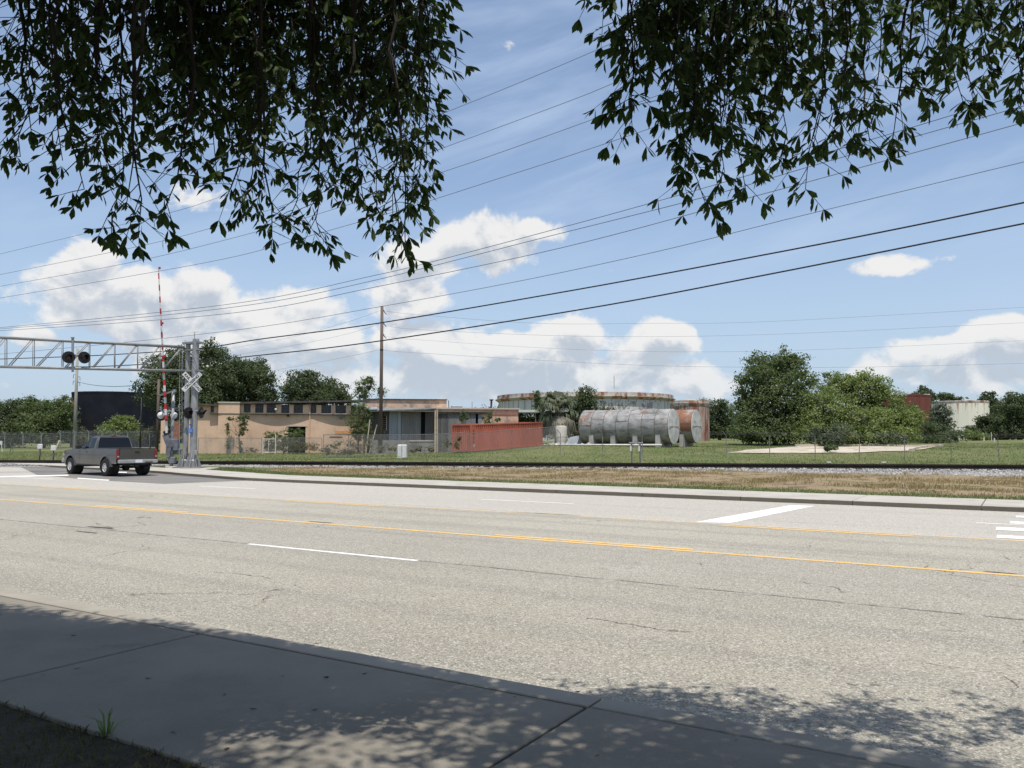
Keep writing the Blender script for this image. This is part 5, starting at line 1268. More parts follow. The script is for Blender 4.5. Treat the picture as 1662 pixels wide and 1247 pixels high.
# ================================================================ VEGETATION
m_bark = mat('grey_bark', (.075, .062, .05), (.12, .10, .08), 5, .95, 0, .6, 25, .3, stretch=(3, 3, .6))
def leaf_cloud(cent, nrm, size, seed, aspect=.55, up=.35):
    """one folded diamond leaf per centre; returns verts, faces"""
    r = np.random.default_rng(seed); N_ = len(cent)
    n_ = nrm * .55 + r.normal(0, .75, (N_, 3)); n_[:, 2] += up; n_ /= np.linalg.norm(n_, axis=1)[:, None] + 1e-9
    t = np.cross(n_, r.normal(0, 1, (N_, 3))); t /= np.linalg.norm(t, axis=1)[:, None] + 1e-9; b = np.cross(n_, t)
    s = (size * r.uniform(.6, 1.35, N_))[:, None]
    v = np.stack([cent - t * s * .5, cent + b * s * aspect * .5 + n_ * s * .08, cent + t * s * .5, cent - b * s * aspect * .5 + n_ * s * .08], 1).reshape(-1, 3)
    f = (np.arange(N_)[:, None, None] * 4 + np.array([[0, 1, 2], [0, 2, 3]])[None]).reshape(-1, 3); return v, f
def crown_points(lobes, dens, seed, clump=.30, inner=.35):
    r = np.random.default_rng(seed); Cs = []; Ns = []
    for (c, rad) in lobes:
        c = np.array(c); rad = np.array(rad); area = 4 * ((rad[0] * rad[1]) ** 1.6 / 3 + (rad[0] * rad[2]) ** 1.6 / 3 + (rad[1] * rad[2]) ** 1.6 / 3) ** (1 / 1.6) * np.pi
        ncl = max(14, int(area * 2.0)); d = r.normal(0, 1, (ncl, 3)); d /= np.linalg.norm(d, axis=1)[:, None]
        rr = 1 - inner * r.random(ncl) ** 1.6 + r.normal(0, .07, ncl)
        cl = c + d * rad * rr[:, None]
        per = max(3, int(area * dens / ncl)); 
        cnt = r.poisson(per * r.uniform(.5, 1.5, ncl)); idx_ = np.repeat(np.arange(ncl), cnt)
        sc_ = clump * (np.mean(rad) ** .35) * r.uniform(.6, 1.5, ncl)
        off = r.normal(0, 1, (len(idx_), 3)) * sc_[idx_][:, None] * np.array([1, 1, .62])
        Cs.append(cl[idx_] + off); Ns.append(d[idx_])
    return np.concatenate(Cs), np.concatenate(Ns)
def limb(mb, p, q, r0_, r1_, rr, n=6, wig=.12):
    p, q = Vector(p), Vector(q); L_ = (q - p).length; pts = []
    for i in range(n + 1):
        f = i / n; w = math.sin(math.pi * f) * wig * L_; pts.append(p.lerp(q, f) + Vector((rr.uniform(-1, 1), rr.uniform(-1, 1), rr.uniform(-.4, .6))) * w * .5)
    mb.tube(pts, [r0_ + (r1_ - r0_) * i / n for i in range(n + 1)], 8); return pts
def tree(name, label, cat, px, Yd, lobes_px, leaf, m, dens=9, seed=1, trunk=.22, clump=.23, ground=True, group=None, aspect=.55, inner=.35, core=1.0):
    dens = dens * 4.2; leaf = leaf * .8
    """lobes_px: (px, py, half width px, half height px, depth offset)"""
    p = P(px, 705, Yd); zg = float(terr(p.x, p.y)) if ground else 0
    t = thing(name, label, cat, (p.x, p.y, zg), 0, group); lobes = []
    for (lx, ly, hw, hh, dy) in lobes_px:
        c = P(lx, ly, Yd + dy); k_ = (Yd + dy) / F; lobes.append(((c.x - p.x, c.y - p.y, c.z - zg), (hw * k_, (hw * k_ * .5 + hh * k_ * .5), hh * k_)))
    rs = random.Random(seed + 50); main = list(lobes)
    for (c, rad) in main:           # side boughs that break the outline
        if rad[0] > .9:
            for _ in range(6):
                d = Vector((rs.uniform(-1, 1), rs.uniform(-1, .6), rs.uniform(-.35, 1.1))).normalized(); g = rs.uniform(.20, .38); f_ = rs.uniform(.88, 1.1)
                lobes.append(((c[0] + d.x * rad[0] * f_, c[1] + d.y * rad[1] * f_, c[2] + d.z * rad[2] * f_), (rad[0] * g, rad[1] * g, rad[2] * g)))
    Cp, Nn = crown_points(lobes, dens * .8, seed, clump, inner); lobes = main; kp = Cp[:, 2] > .03; Cp, Nn = Cp[kp], Nn[kp]
    v, f = leaf_cloud(Cp, Nn, leaf, seed + 1, aspect)
    Ck, Nk = crown_points([(c, tuple(x * .72 for x in rad)) for c, rad in lobes], dens * core / leaf ** 0 * .11, seed + 2, clump * .6, .5); kp = Ck[:, 2] > .1; Ck, Nk = Ck[kp], Nk[kp]
    v2, f2 = leaf_cloud(Ck, Nk, leaf * 2.3, seed + 3, .8)
    crown = np_mesh('crown', np.concatenate([v, v2]), np.concatenate([f, f2 + len(v)]), m, t)
    rr = random.Random(seed); mb = MB(); zc = max(l[0][2] for l in lobes) * .45
    mid = (rr.uniform(-.2, .2), rr.uniform(-.2, .2), zc); limb(mb, (0, 0, -.2), mid, trunk, trunk * .6, rr, 5, .05)
    for (c, rad) in lobes:
        limb(mb, (mid[0] * .9, mid[1] * .9, min(zc, max(.3, c[2] - rad[2] * .5))), c, trunk * .5, trunk * .1, rr)
        for _ in range(3):
            d = Vector((rr.uniform(-1, 1), rr.uniform(-1, 1), rr.uniform(-.3, 1))).normalized(); limb(mb, c, Vector(c) + Vector((d.x * rad[0], d.y * rad[1], d.z * rad[2])) * .85, trunk * .16, trunk * .04, rr)
    mb.build('trunk', m_bark, t, True); return t
L_dark = leafmat('dark_oak_leaves', (.044, .060, .030), (.112, .136, .062), 0.3, .35)
L_mid = leafmat('mid_green_leaves', (.062, .085, .036), (.150, .178, .075), 0.33, .35)
L_light = leafmat('yellow_green_leaves', (.105, .138, .048), (.255, .285, .110), 0.36, .35)
L_grey = leafmat('grey_green_leaves', (.055, .068, .045), (.115, .135, .085), .25, .35)
L_pale = leafmat('pale_sparse_leaves', (.075, .098, .045), (.15, .18, .085), .3, .4)
L_brown = leafmat('brownish_scrub', (.075, .072, .04), (.16, .15, .085), .25, .4)
# --- trees behind the brick building
tree('oak_tree', 'largest dark oak behind the left half of the brick building', 'tree', 330, 104, [(262, 625, 36, 42, -3), (300, 605, 38, 42, 0), (345, 598, 30, 36, 0), (320, 640, 70, 40, -2), (378, 612, 30, 32, -2), (350, 645, 55, 35, 1), (342, 576, 16, 16, 0), (275, 597, 18, 20, 2)], .34, L_dark, 9, 11, .45)
tree('oak_tree', 'dark round oak above the roof at the brick pier', 'tree', 410, 106, [(405, 618, 30, 32, 0), (430, 628, 22, 28, -2), (392, 640, 36, 34, 2), (438, 650, 14, 22, 0), (420, 597, 14, 14, 0)], .34, L_dark, 9, 12, .35)
tree('oak_tree', 'dark oak between the two roof sections of the brick building', 'tree', 505, 112, [(490, 628, 26, 24, 0), (520, 636, 28, 26, 2), (547, 642, 22, 18, 0), (475, 642, 17, 22, -2), (508, 648, 45, 20, 0), (560, 650, 12, 14, 0), (503, 612, 14, 10, 0)], .34, L_dark, 9, 13, .3)
tree('young_tree', 'small pale sparse tree above the warehouse upper storey', 'tree', 592, 118, [(592, 628, 15, 14, 0), (588, 640, 13, 11, 0), (617, 637, 8, 10, 0), (598, 618, 9, 8, 0)], .30, L_pale, 6, 14, .12)
# --- left trees
tree('oak_tree', 'dark tree at the left edge beyond the field', 'tree', 15, 128, [(-15, 690, 38, 38, 0), (18, 678, 30, 28, 0), (10, 705, 36, 24, -3), (35, 660, 12, 12, 0)], .36, L_dark, 9, 21, .3)
tree('oak_tree', 'spreading green tree left of the grey pole', 'tree', 72, 126, [(58, 668, 26, 20, 0), (85, 672, 28, 22, 0), (65, 695, 36, 26, -2), (105, 680, 18, 24, 0), (88, 702, 24, 20, 2), (104, 656, 13, 12, 0), (50, 652, 9, 9, 0)], .36, L_mid, 8, 22, .3)
tree('oak_tree', 'grey green tree tucked beside the grey pole', 'tree', 120, 132, [(112, 668, 11, 13, 0), (110, 692, 20, 22, 0), (128, 704, 12, 12, 0)], .36, L_grey, 7, 23, .22)
tree('shrub', 'bushy yellow green shrub in front of the black tank', 'shrub', 196, 112, [(196, 692, 22, 16, 0), (180, 700, 20, 14, -1), (212, 702, 18, 14, 1), (202, 682, 10, 9, 0)], .30, L_light, 8, 24, .12)
tree('shrub', 'brown scrub at the foot of the black tank by the brick building', 'shrub', 245, 106, [(243, 704, 10, 10, 0), (256, 698, 8, 16, 0), (232, 710, 10, 7, 0)], .28, L_brown, 7, 25, .08)
tree('shrub', 'low olive bush beside the base of the grey pole', 'shrub', 138, 116, [(136, 710, 10, 7, 0), (146, 714, 8, 6, 0)], .26, L_brown, 8, 26, .06)
# --- plants on and by the buildings
tree('climbing_vine', 'arching vine climbing the wall beside the brick pier', 'vine', 392, 83.2, [(390, 680, 10, 7, 0), (398, 676, 7, 8, 0), (375, 680, 7, 3.5, 0), (369, 695, 2.2, 14, 0), (392, 700, 6, 14, 0), (397, 690, 7, 12, 0), (391, 722, 3, 12, 0), (370, 722, 4, 10, 0)], .13, L_mid, 26, 31, .07, clump=.10, inner=.9)
tree('shrub', 'dense green bush spilling from the building doorway', 'shrub', 462, 83, [(450, 712, 17, 13, 0), (470, 706, 14, 12, 0), (436, 722, 10, 10, 0), (484, 704, 10, 10, 1), (462, 725, 24, 9, 0)], .17, L_mid, 22, 32, .1, clump=.16)
tree('shrub', 'grey brown brush along the fence before the doorway', 'shrub', 490, 82.2, [(478, 724, 22, 8, 0), (505, 726, 18, 6, 0), (440, 730, 12, 5, 0), (528, 731, 10, 4, 0), (410, 731, 12, 4, 0)], .12, L_brown, 24, 33, .03, clump=.14)
tree('shrub', 'tall bushy tree growing at the corner between building and warehouse', 'shrub', 582, 85.5, [(582, 662, 12, 14, 0), (578, 684, 15, 18, 0), (590, 690, 12, 18, 0), (585, 706, 16, 10, 0), (594, 670, 8, 10, 0)], .18, L_mid, 20, 34, .1, clump=.18)
tree('shrub', 'thorny overgrowth tangled in the corner of the loading dock fence', 'shrub', 548, 68.5, [(531, 731, 6, 9, 0), (545, 724, 14, 11, .8), (572, 722, 16, 11, 1.6), (598, 720, 12, 10, 2.6), (620, 728, 16, 5, 4), (560, 734, 30, 4, 1)], .11, L_brown, 22, 35, .025, clump=.16, inner=.8)
tree('shrub', 'weeds growing along the dock fence by the white cabinet', 'shrub', 690, 72, [(672, 731, 8, 4, 0), (681, 729, 5, 6, 0), (640, 729, 12, 4, 0), (700, 730, 6, 4, 0), (742, 722, 7, 10, 1), (728, 720, 8, 9, 2), (745, 712, 5, 5, 1.5)], .10, L_brown, 22, 36, .02, clump=.12, inner=.8)
tree('roof_plant', 'green creeper on the warehouse wall above the container', 'plant', 753, 88, [(752, 672, 6, 6, 0), (757, 678, 5, 7, 0), (749, 680, 4, 6, 0)], .14, L_mid, 22, 37, .03, clump=.12)
tree('roof_plant', 'round green bush on the warehouse wall behind the container', 'plant', 790, 88, [(788, 679, 8, 8, 0), (795, 674, 5, 6, 0), (791, 686, 8, 6, 0), (808, 682, 5, 5, 0)], .14, L_mid, 24, 38, .03, clump=.12)
# --- around the palm and behind the tanks
tree('cedar_tree', 'narrow dark evergreen left of the palm', 'tree', 872, 98, [(872, 645, 6, 12, 0), (873, 662, 9, 14, 0), (868, 680, 14, 14, 0), (858, 690, 14, 12, 2), (880, 695, 16, 16, 2)], .26, L_dark, 11, 41, .15, clump=.22)
tree('shrub', 'dark thicket under the awning behind the container', 'shrub', 850, 97, [(852, 685, 12, 14, 0), (846, 678, 7, 10, 0), (888, 700, 16, 14, 3)], .26, L_mid, 10, 42, .1, clump=.22)
tree('oak_tree', 'dark green tree between the palm and the horizontal tanks', 'tree', 942, 94, [(942, 655, 20, 18, 0), (950, 640, 14, 12, 0), (960, 660, 16, 16, 0), (938, 682, 20, 20, 0), (930, 702, 18, 14, 0), (975, 668, 12, 10, 0), (952, 690, 18, 18, 0), (990, 668, 12, 6, 0)], .28, L_dark, 10, 43, .25, clump=.24)
# --- right hand side
tree('large_tree', 'tall spreading tree right of the horizontal tanks', 'tree', 1258, 88, [(1215, 700, 30, 18, -2), (1290, 702, 40, 16, -3), (1250, 708, 55, 12, -3), (1235, 592, 24, 22, 0), (1285, 592, 28, 26, 0), (1300, 620, 24, 28, 0), (1222, 625, 30, 28, 0), (1260, 635, 42, 34, -2), (1225, 665, 32, 30, -1), (1290, 665, 38, 32, -1), (1250, 690, 52, 26, -2), (1262, 605, 30, 26, 2), (1205, 650, 14, 20, 0)], .32, L_mid, 7.5, 51, .3, clump=.22, core=.5)
tree('large_tree', 'broad yellow green tree right of the tall tree', 'tree', 1390, 84, [(1380, 708, 60, 13, -4), (1450, 708, 36, 12, -3), (1320, 690, 26, 26, 1), (1360, 640, 36, 30, 0), (1400, 638, 36, 28, 0), (1432, 652, 30, 28, 0), (1465, 680, 26, 24, -1), (1385, 625, 26, 18, 0), (1350, 675, 34, 32, -2), (1400, 690, 46, 28, -3), (1450, 690, 30, 26, -2), (1330, 700, 30, 20, -3), (1470, 705, 18, 14, -2), (1310, 665, 22, 26, 2), (1428, 632, 10, 8, 0)], .30, L_light, 12, 52, .3, clump=.24)
tree('shrub', 'sunlit leafy bush at the foot of the yellow green tree', 'shrub', 1345, 79, [(1330, 705, 16, 12, 0), (1365, 705, 22, 15, -1), (1345, 716, 26, 8, -1), (1440, 712, 28, 10, 0)], .24, L_grey, 10, 53, .1, clump=.24)
tree('shrub', 'dark overgrown bank below the red oxide tank', 'shrub', 1500, 98, [(1495, 700, 24, 18, 0), (1525, 704, 22, 14, 0), (1480, 678, 14, 18, 2), (1550, 708, 16, 9, 0), (1512, 715, 30, 6, -3)], .30, L_dark, 9, 54, .12, clump=.28)
tree('young_tree', 'pale airy tree between the red tank and the cream tank', 'tree', 1524, 125, [(1522, 672, 12, 18, 0), (1534, 680, 10, 16, 0), (1515, 690, 14, 14, 0), (1528, 696, 20, 12, 0)], .34, L_grey, 6, 55, .15)
tree('oak_tree', 'dark tree in front of the cream tank', 'tree', 1595, 128, [(1608, 694, 22, 18, 0), (1574, 703, 16, 10, 0), (1630, 674, 20, 22, 0), (1610, 706, 36, 12, 0), (1594, 688, 10, 10, 0)], .36, L_dark, 9, 56, .3)
tree('oak_tree', 'dark tree at the right edge of the picture', 'tree', 1655, 124, [(1650, 668, 24, 26, 0), (1640, 695, 32, 20, 0), (1672, 680, 26, 32, 0), (1660, 650, 12, 10, 0)], .36, L_dark, 9, 57, .3)
tree('shrub', 'yellow green hedge bush at the edge of the right hand field', 'shrub', 1580, 112, [(1578, 706, 12, 7, 0), (1598, 708, 10, 6, 0), (1588, 712, 16, 4, 0)], .28, L_light, 10, 58, .06, clump=.24)
tree('shrub', 'low scrub at the far right of the field', 'shrub', 1660, 80, [(1655, 731, 8, 5, 0), (1664, 727, 10, 7, 0), (1645, 734, 5, 2.5, 0)], .18, L_brown, 10, 59, .05, clump=.18)
tree('shrub', 'single round bush growing on the concrete slab', 'shrub', 1348, 64, [(1348, 726, 9, 5, 0), (1342, 728, 5, 4, 0), (1355, 727, 5, 4, 0)], .16, L_mid, 14, 60, .04, clump=.14)
tree('oak_tree', 'dark tree line between the brown tank and the tall tree', 'tree', 1168, 118, [(1165, 665, 16, 18, 0), (1150, 680, 14, 18, 0), (1182, 680, 18, 22, 0), (1165, 698, 26, 12, 0), (1142, 655, 9, 8, 0)], .34, L_dark, 9, 61, .25)
tree('oak_tree', 'distant tree behind the red oxide tank', 'tree', 1495, 205, [(1500, 645, 16, 14, 0), (1490, 650, 18, 12, 0)], .5, L_dark, 8, 62, .3)
tree('oak_tree', 'distant low tree behind the cream tank, left side', 'tree', 1538, 210, [(1535, 648, 14, 10, 0), (1552, 652, 12, 7, 0)], .5, L_dark, 8, 63, .3)
tree('oak_tree', 'distant tree behind the cream tank, right side', 'tree', 1604, 200, [(1604, 655, 14, 16, 0), (1616, 662, 10, 12, 0)], .5, L_dark, 8, 64, .3)
# far woods closing the gaps on the horizon
def far_wood():
    r = np.random.default_rng(77); lobes = []
    for a in np.linspace(-1.15, 1.15, 110):
        d = 260 + r.uniform(-15, 25); hgt = r.uniform(5.5, 9.0); w = r.uniform(5, 8); lobes.append(((d * math.sin(a), d * math.cos(a), hgt * .5), (w, w, hgt * .62)))
    Cp, Nn = crown_points(lobes, 1.1, 78, .9); v, f = leaf_cloud(Cp, Nn, 1.15, 79); o = np_mesh('distant_wood', v, f, L_dark); tag(o, 'distant dark wood closing the horizon', 'trees', kind='stuff')
far_wood()

# --- cabbage palm
def make_palm():
    c = P(905, 716, 84); t = thing('palm_tree', 'cabbage palm with hanging fronds left of the horizontal tanks', 'palm', (c.x, c.y, float(terr(c.x, c.y))))
    zt = P(905, 664, 84).z - t.location.z; zg = 0
    MB().tube([(0, 0, -.2), (.05, 0, zt * .5), (0, 0, zt)], [.30, .24, .26], 12).build('trunk', m_bark, t, True)
    mf = leafmat('palm_fronds', (.060, .075, .040), (.15, .165, .095), .25, .8, .55); md = leafmat('dead_fronds', (.13, .115, .085), (.26, .24, .19), .2, .8, .8)
    rr = random.Random(9)
    for i in range(84):
        dead = i < 30; el = rr.uniform(-1.3, -.55) if dead else rr.uniform(-.45, 1.35); az_ = rr.uniform(0, 6.28); L1 = rr.uniform(.8, 1.45); d = Vector((math.cos(az_) * math.cos(el), math.sin(az_) * math.cos(el), math.sin(el)))
        base = Vector((0, 0, zt + .1)); hub = base + d * L1 - Vector((0, 0, .15)); mb = MB().tube([base, base + d * L1 * .5, hub], [.03, .025, .02], 5)
        side = d.cross(Vector((0, 0, 1))).normalized() if abs(d.z) < .98 else Vector((1, 0, 0)); upv = side.cross(d).normalized()
        for k_ in range(15):
            a = (k_ / 14 - .5) * 2.7; dl = d * math.cos(a) + side * math.sin(a); ln = rr.uniform(.95, 1.4) * (1.2 if dead else 1.0)
            mid = hub + dl * ln * .55 + upv * .02; tip = hub + dl * ln * .85 - Vector((0, 0, ln * (.75 if dead else .5))); w = side * math.cos(a) * .075 - d * math.sin(a) * .075
            mb.add([hub - w * .4, hub + w * .4, mid + w, tip, mid - w], [(0, 1, 2, 4), (4, 2, 3)])
        mb.build('dead_frond' if dead else 'frond', md if dead else mf, t)
make_palm()

# ================================================================ the oak the camera stands under
def leaf_template():
    # obovate leaf along +x, unit length, slight fold and droop
    xs = np.array([0, .35, .68, 1.0]); w = np.array([0.0, .115, .155, .0])
    v = [(0, 0, 0), (.35, .11, .02), (.70, .15, .0), (1.0, 0, -.08), (.70, -.15, .0), (.35, -.11, .02), (.35, 0, -.012), (.70, 0, -.04)]
    f = [(0, 6, 1), (1, 6, 7), (1, 7, 2), (2, 7, 3), (0, 5, 6), (5, 4, 7), (5, 7, 6), (4, 3, 7)]
    return np.array(v, float), np.array(f)
LV, LF = leaf_template()
def frames(d, r):
    d = d / (np.linalg.norm(d, axis=1)[:, None] + 1e-9); up = np.tile([0., 0., 1.], (len(d), 1)) + r.normal(0, .55, d.shape)
    b = np.cross(up, d); b /= np.linalg.norm(b, axis=1)[:, None] + 1e-9; n_ = np.cross(d, b); return d, b, n_
def leaves_mesh(pos, dirs, size, r):
    d, b, n_ = frames(dirs, r); wsc = r.uniform(.75, 1.25, len(pos))[:, None, None]
    v = pos[:, None, :] + size[:, None, None] * (LV[None, :, 0:1] * d[:, None, :] + LV[None, :, 1:2] * b[:, None, :] * wsc + LV[None, :, 2:3] * n_[:, None, :])
    f = (np.arange(len(pos))[:, None, None] * len(LV) + LF[None]).reshape(-1, 3); return v.reshape(-1, 3), f
m_twig = mat('dark_twigs', (.035, .028, .022), (.06, .05, .04), 6, .9)
L_oak = leafmat('oak_leaves_overhead', (.028, .046, .018), (.085, .120, .040), .32, 1.5, .6, .25)
def in_view(p, m=.02):           # does a point show in the picture
    x, y, z = p[:, 0], p[:, 1], p[:, 2] - CAM_H
    zc = y * CP + z * SP; yc = -y * SP + z * CP
    return (zc > .1) & (np.abs(x) < zc * (831 / F + m)) & (np.abs(yc) < zc * (623.5 / F + m))
def hanging(tips, r, step=.055, spray=(.10, .26), lsize=(.052, .082), top=-160, lean=60):
    """branchlets that droop to a tip; short side shoots carry the leaves"""
    tw = MB(); PO = []; DI = []; SZ = []
    for (px, py, Yd) in tips:
        tip = np.array(P(px, py, Yd)); st = np.array(P(px + r.uniform(-lean, lean), min(top, py - 120), Yd - r.uniform(-.25, .45)))
        L_ = np.linalg.norm(tip - st); n_ = max(6, int(L_ / .12)); side = r.normal(0, .05, 3) * L_
        path = [st + (tip - st) * f + side * math.sin(math.pi * f) + r.normal(0, .012, 3) for f in np.linspace(0, 1, n_)]
        tw.tube([Vector(p) for p in path], list(np.linspace(.007 if r.random() < .7 else .014, .0018, n_)), 5)
        path = np.array(path); cum = np.linspace(0, 1, n_); m_ = int(L_ / step)
        for i in range(m_):
            f = 1 - (i / m_) ** 1.1; p = np.array([np.interp(f, cum, path[:, c]) for c in range(3)])
            if r.random() < .12: continue
            a = r.uniform(0, 6.28); d = np.array([math.cos(a), math.sin(a), r.uniform(-1.1, .15)]); d /= np.linalg.norm(d); sl_ = r.uniform(*spray) * (0.45 + .55 * min(1, i * .25))
            e = p + d * sl_ + np.array([0, 0, -.3 * sl_]); tw.tube([Vector(p), Vector((p + e) / 2 + np.array([0, 0, .02 * sl_])), Vector(e)], [.0022, .0018, .0012], 4)
            k_ = r.integers(4, 7); s0 = r.uniform(*lsize)
            for q in range(k_):            # end whorl, splayed
                aa = r.uniform(0, 6.28); dd = d * .8 + np.array([math.cos(aa), math.sin(aa), r.uniform(-.9, .2)]) * .75 + np.array([0, 0, -.35]); PO.append(e); DI.append(dd); SZ.append(s0 * r.uniform(.75, 1.2))
            for q in range(r.integers(1, 4)):   # leaves along the shoot
                g = r.uniform(.25, .85); aa = r.uniform(0, 6.28); PO.append(p + (e - p) * g); DI.append(d * .7 + np.array([math.cos(aa), math.sin(aa), -.4]) * .8); SZ.append(s0 * r.uniform(.6, 1.0))
        for q in range(6):
            aa = r.uniform(0, 6.28); PO.append(tip); DI.append(np.array([math.cos(aa) * .7, math.sin(aa) * .7, -r.uniform(.4, 1.2)])); SZ.append(r.uniform(*lsize))
    return tw, np.array(PO), np.array(DI), np.array(SZ)
def make_oak():
    r = np.random.default_rng(101); rr = random.Random(5)
    t = thing('shade_oak', 'oak overhead whose dark leafy branches hang into the top of the picture', 'tree', (.6, -3.6, .05))
    L0 = np.array([.6, -3.6, .05])
    left = [(28, 282, 3.6), (12, 168, 3.8), (50, 235, 3.7), (100, 292, 3.7), (140, 330, 3.7), (185, 398, 3.8), (228, 396, 3.8), (262, 368, 3.9), (205, 350, 3.7), (165, 300, 3.6), (120, 230, 3.6), (75, 170, 3.7), (295, 278, 4.0), (308, 250, 4.1), (348, 300, 4.3), (375, 330, 4.3), (402, 345, 4.4), (443, 410, 4.4), (470, 380, 4.5), (513, 412, 4.4), (545, 325, 4.6), (425, 330, 4.4), (575, 290, 4.8), (597, 352, 4.6), (630, 330, 4.8), (655, 385, 4.8), (690, 436, 4.8), (672, 400, 4.9), (700, 360, 5.0), (716, 320, 5.0), (733, 282, 5.1), (705, 240, 5.2), (688, 190, 5.4), (672, 150, 5.6), (728, 120, 5.8), (732, 62, 5.8), (700, 30, 5.8), (680, 90, 5.8), (690, 150, 5.7)]
    left = [(a if a < 560 else 560 + (a - 560) * .78, b, c) for a, b, c in left]
    tips = list(left)
    for _ in range(56):     # the inner fill, hanging shorter
        x_ = r.uniform(20, 650); lim = np.interp(x_, [0, 30, 100, 190, 265, 300, 345, 450, 520, 560, 640, 700], [50, 130, 210, 330, 250, 140, 220, 350, 340, 250, 310, 290]); tips.append((x_, lim * r.uniform(.15, .92), r.uniform(3.7, 5.2) + x_ / 900))
    for _ in range(44): tips.append((r.uniform(270, 640), r.uniform(60, 260), r.uniform(5.4, 7.2)))
    right = [(960, 72, 3.7), (972, 110, 3.7), (975, 182, 3.7), (1002, 228, 3.7), (1005, 150, 3.6), (1052, 178, 3.6), (1082, 150, 3.7), (1110, 172, 3.7), (1098, 240, 3.7), (1102, 312, 3.7), (1140, 350, 3.7), (1165, 305, 3.6), (1200, 328, 3.7), (1230, 265, 3.7), (1262, 280, 3.8), (1300, 332, 3.8), (1322, 262, 3.9), (1345, 235, 3.8), (1382, 258, 3.8), (1398, 262, 3.9), (1440, 248, 3.8), (1412, 190, 3.9), (1455, 140, 3.8), (1480, 132, 3.8), (1496, 98, 3.9), (1530, 50, 3.9), (1536, 95, 3.9), (1556, 188, 3.8), (1580, 190, 3.8), (1602, 140, 3.8), (1642, 202, 3.8), (1652, 170, 3.8), (1660, 120, 3.8), (1690, 150, 3.8)]
    tips_r = list(right)
    for _ in range(36):
        x_ = r.uniform(1010, 1420); lim = np.interp(x_, [960, 1000, 1060, 1100, 1140, 1200, 1260, 1300, 1350, 1400, 1440], [40, 120, 100, 200, 290, 270, 235, 240, 190, 130, 70]); tips_r.append((x_, lim * r.uniform(.12, .95), r.uniform(3.7, 5.0)))
    for _ in range(7): tips_r.append((r.uniform(1560, 1690), r.uniform(20, 130), r.uniform(3.7, 4.4)))
    tips = [(a, b - 22, 3.6 + (c - 3.6) * .3) for a, b, c in tips]; tips_r = [(a + (45 if a < 1000 else 22 if a < 1060 else 8), b - 24, 4.0 + (c - 3.7) * .35) for a, b, c in tips_r] + [(1720 + 30 * q, 90 + 37 * (q % 4), 3.5 + .1 * q) for q in range(8)]
    tw1, p1, d1, s1 = hanging(tips, r, .048, (.09, .24), (.044, .084), lean=26); tw2, p2, d2, s2 = hanging(tips_r, r, .05, (.09, .25), (.058, .098), lean=26)
    v, f = leaves_mesh(np.concatenate([p1, p2]) - L0, np.concatenate([d1, d2]), np.concatenate([s1, s2]), r)
    tag(np_mesh('leaves', v, f, L_oak, t), kind='stuff')
    for tw in (tw1, tw2): tw.build('twigs', m_twig, t, world=True)
    # crown above and behind the viewer: it shades the pavement. Points are chosen along the sun's rays to the ground.
    sh = np.array([-sun_vec.x / sun_vec.z, -sun_vec.y / sun_vec.z])
    N_ = 21000; u = r.uniform(-14, 5, N_); edge = np.interp(u, [-15, -9.5, -7, -5.5, -3.6, -2, 0, 6], [4.0, 4.05, 4.35, 4.62, 4.72, 4.7, 4.6, 4.5]) + .18 * vnoise(u, u * .3, 3.0, 91)
    D = edge + np.where((u > -2.4) & (u < 1.2), .55 * np.sin((u + 2.4) / 3.6 * np.pi) * (r.random(N_) < .5), 0) - r.random(N_) ** 1.15 * 8.0
    u2 = r.uniform(-12.5, -4.0, 9000); D2_ = np.interp(u2, [-12, -9.5, -7, -5.5, -3.6], [3.7, 3.8, 4.15, 4.5, 4.6]) - r.random(9000) * 2.6; u = np.concatenate([u, u2]); D = np.concatenate([D, D2_]); N_ = len(u)
    gap = np.exp(-((u + 3.0) / 1.1) ** 2 - ((D - 3.35) / .7) ** 2); kp = r.random(N_) > np.minimum(gap * 1.1, .80)
    u, D = u[kp], D[kp]; z = r.uniform(4.6, 7.8, len(u)); gx = .8507 * u + .5257 * D; gy = -.5257 * u + .8507 * D
    C3 = np.stack([gx - sh[0] * z, gy - sh[1] * z, z + .1], 1)
    k_ = 13; base = np.repeat(C3, k_, 0) + r.normal(0, .11, (len(C3) * k_, 3)); dirs = r.normal(0, 1, base.shape); dirs[:, 2] = np.abs(dirs[:, 2])
    keep = ~in_view(base, .06); base, dirs = base[keep], dirs[keep]
    v, f = leaf_cloud(base - L0, dirs, .12, 404, .42, .5); tag(np_mesh('upper_leaves', v, f, L_oak, t), kind='stuff')
    # trunk and limbs, behind the camera
    mb = MB(); limb(mb, (0, 0, -.2), (.1, .2, 3.2), .42, .34, rr, 6, .02)
    ends = [(-4.5, 3.0, 5.2), (-2.0, 4.2, 5.4), (1.2, 4.0, 5.2), (3.6, 3.2, 5.0), (-6.5, 4.5, 6.2), (-1.0, 1.5, 6.6), (2.0, 1.0, 6.4), (-4.0, .5, 6.2)]
    tag(mb.build('trunk', m_bark, t, True))
    for e in ends:
        m2 = MB(); pts = limb(m2, (.1, .2, 3.0), e, .17, .03, rr, 8, .10)
        for _ in range(5):
            s_ = pts[rr.randint(3, 7)]; limb(m2, s_, s_ + Vector((rr.uniform(-1.2, 1.2), rr.uniform(-.6, .8), rr.uniform(.1, .9))), .035, .008, rr, 5, .1)
        m2.build('limb', m_bark, t, True)
make_oak()
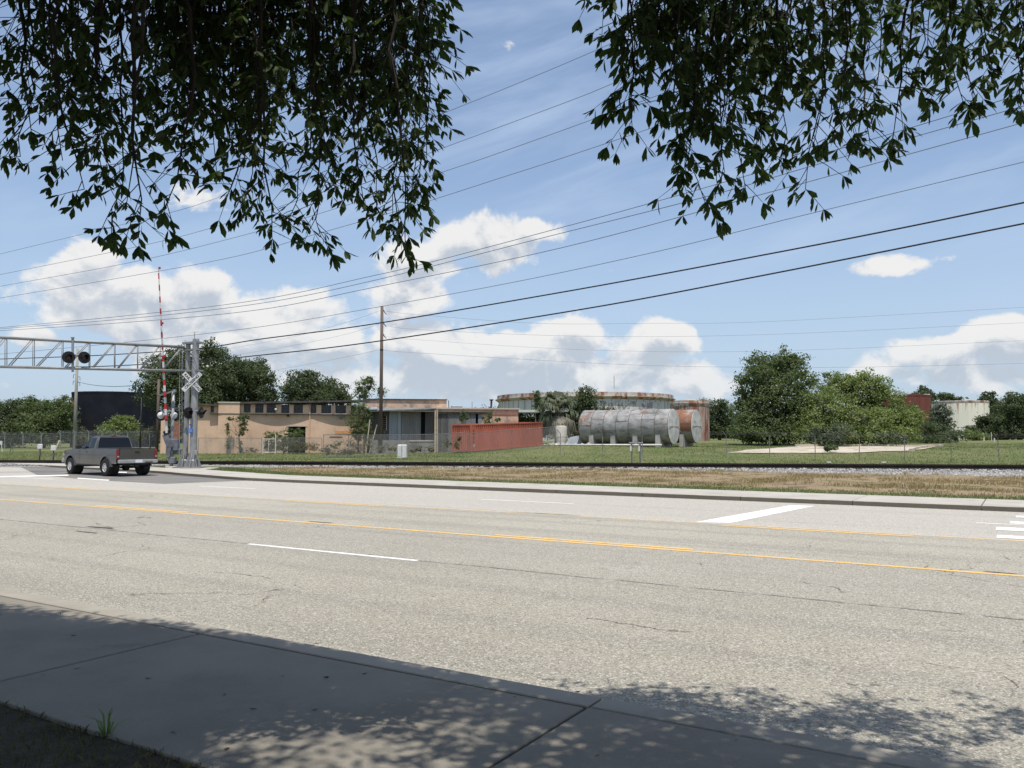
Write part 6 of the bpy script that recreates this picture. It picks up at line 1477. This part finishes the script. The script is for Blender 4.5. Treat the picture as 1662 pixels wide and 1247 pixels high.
# weeds and litter at the pavement edge, lower left
def make_weeds():
    r = np.random.default_rng(55); N_ = 16000; u = r.uniform(-9, -1.2, N_); D = 2.76 - np.abs(r.normal(0, .55, N_)) ; kp = r.random(N_) < .45 + .5 * vnoise(u, D, 2.2, 70); u, D = u[kp], D[kp]
    x, y = .8507 * u + .5257 * D, -.5257 * u + .8507 * D
    tag(blades('verge_weeds', x, y, np.full(len(x), .135), r.uniform(.008, .04, len(x)), .004, leafmat('shaded_weeds', (.05, .05, .025), (.12, .11, .055), .3, 2), .9, 71), 'dark weeds and litter behind the near pavement', 'grass', kind='stuff')
    c = G(172, 1205, .1); t = thing('weed_plant', 'small bright green grass tuft at the pavement edge', 'plant', (c.x, c.y, .12)); rr = random.Random(8); lm = leafmat('bright_weed', (.10, .16, .04), (.18, .24, .07), .35, 3)
    for i in range(14):
        a = rr.uniform(0, 6.28); h = rr.uniform(.06, .16); l = rr.uniform(.03, .12); w = .006; d = Vector((math.cos(a), math.sin(a), 0)); s_ = Vector((-d.y, d.x, 0)) * w
        b0 = d * .01; m_ = d * l * .5 + Vector((0, 0, h * .8)); e = d * l * 1.3 + Vector((0, 0, h))
        MB().add([b0 - s_, b0 + s_, m_ + s_, e, m_ - s_], [(0, 1, 2, 4), (4, 2, 3)]).build('blade', lm, t)
make_weeds()
# fallen leaves on the pavement and in the gutter
def make_litter():
    r = np.random.default_rng(66); lm = leafmat('fallen_leaves', (.07, .045, .025), (.16, .11, .06), .1, 3)
    u = np.concatenate([r.uniform(-10, 3, 60), r.uniform(-12, 8, 90)]); D = np.concatenate([r.uniform(2.85, 4.5, 60), 4.80 + np.abs(r.normal(0, .12, 90))]); z = np.where(D < 4.7, .152, .004)
    x, y = .8507 * u + .5257 * D, -.5257 * u + .8507 * D; d = r.normal(0, 1, (len(x), 3)); d[:, 2] *= .06
    dn, b, n_ = frames(d, np.random.default_rng(3)); v = np.stack([x, y, z], 1)[:, None, :] + .05 * (LV[None, :, 0:1] * dn[:, None, :] + LV[None, :, 1:2] * b[:, None, :] + np.abs(LV[None, :, 2:3]) * np.array([0, 0, 1.])[None, None, :])
    o = np_mesh('fallen_leaves', v.reshape(-1, 3), (np.arange(len(x))[:, None, None] * len(LV) + LF[None]).reshape(-1, 3), lm); tag(o, 'scattered fallen leaves on the near pavement and gutter', 'leaves', kind='stuff')
make_litter()

# groups for things of one kind
GROUPS = {'storage_tank': 'upright storage tanks', 'horizontal_tank': 'horizontal tanks on saddles', 'utility_pole': 'utility poles', 'oak_tree': 'dark trees of the background', 'large_tree': 'big trees on the right', 'young_tree': 'thin pale trees', 'shrub': 'shrubs and scrub', 'roof_plant': 'plants on the warehouse wall', 'chain_link_fence': 'fences beyond the railway', 'marker_post': 'white capped marker posts', 'track_marker': 'trackside marker posts', 'litter': 'white scraps in the grass', 'stub_post': 'pale stub posts'}
for o in list(C.objects):
    if o.parent is None and o.name.split('.')[0] in GROUPS: o['group'] = GROUPS[o.name.split('.')[0]]
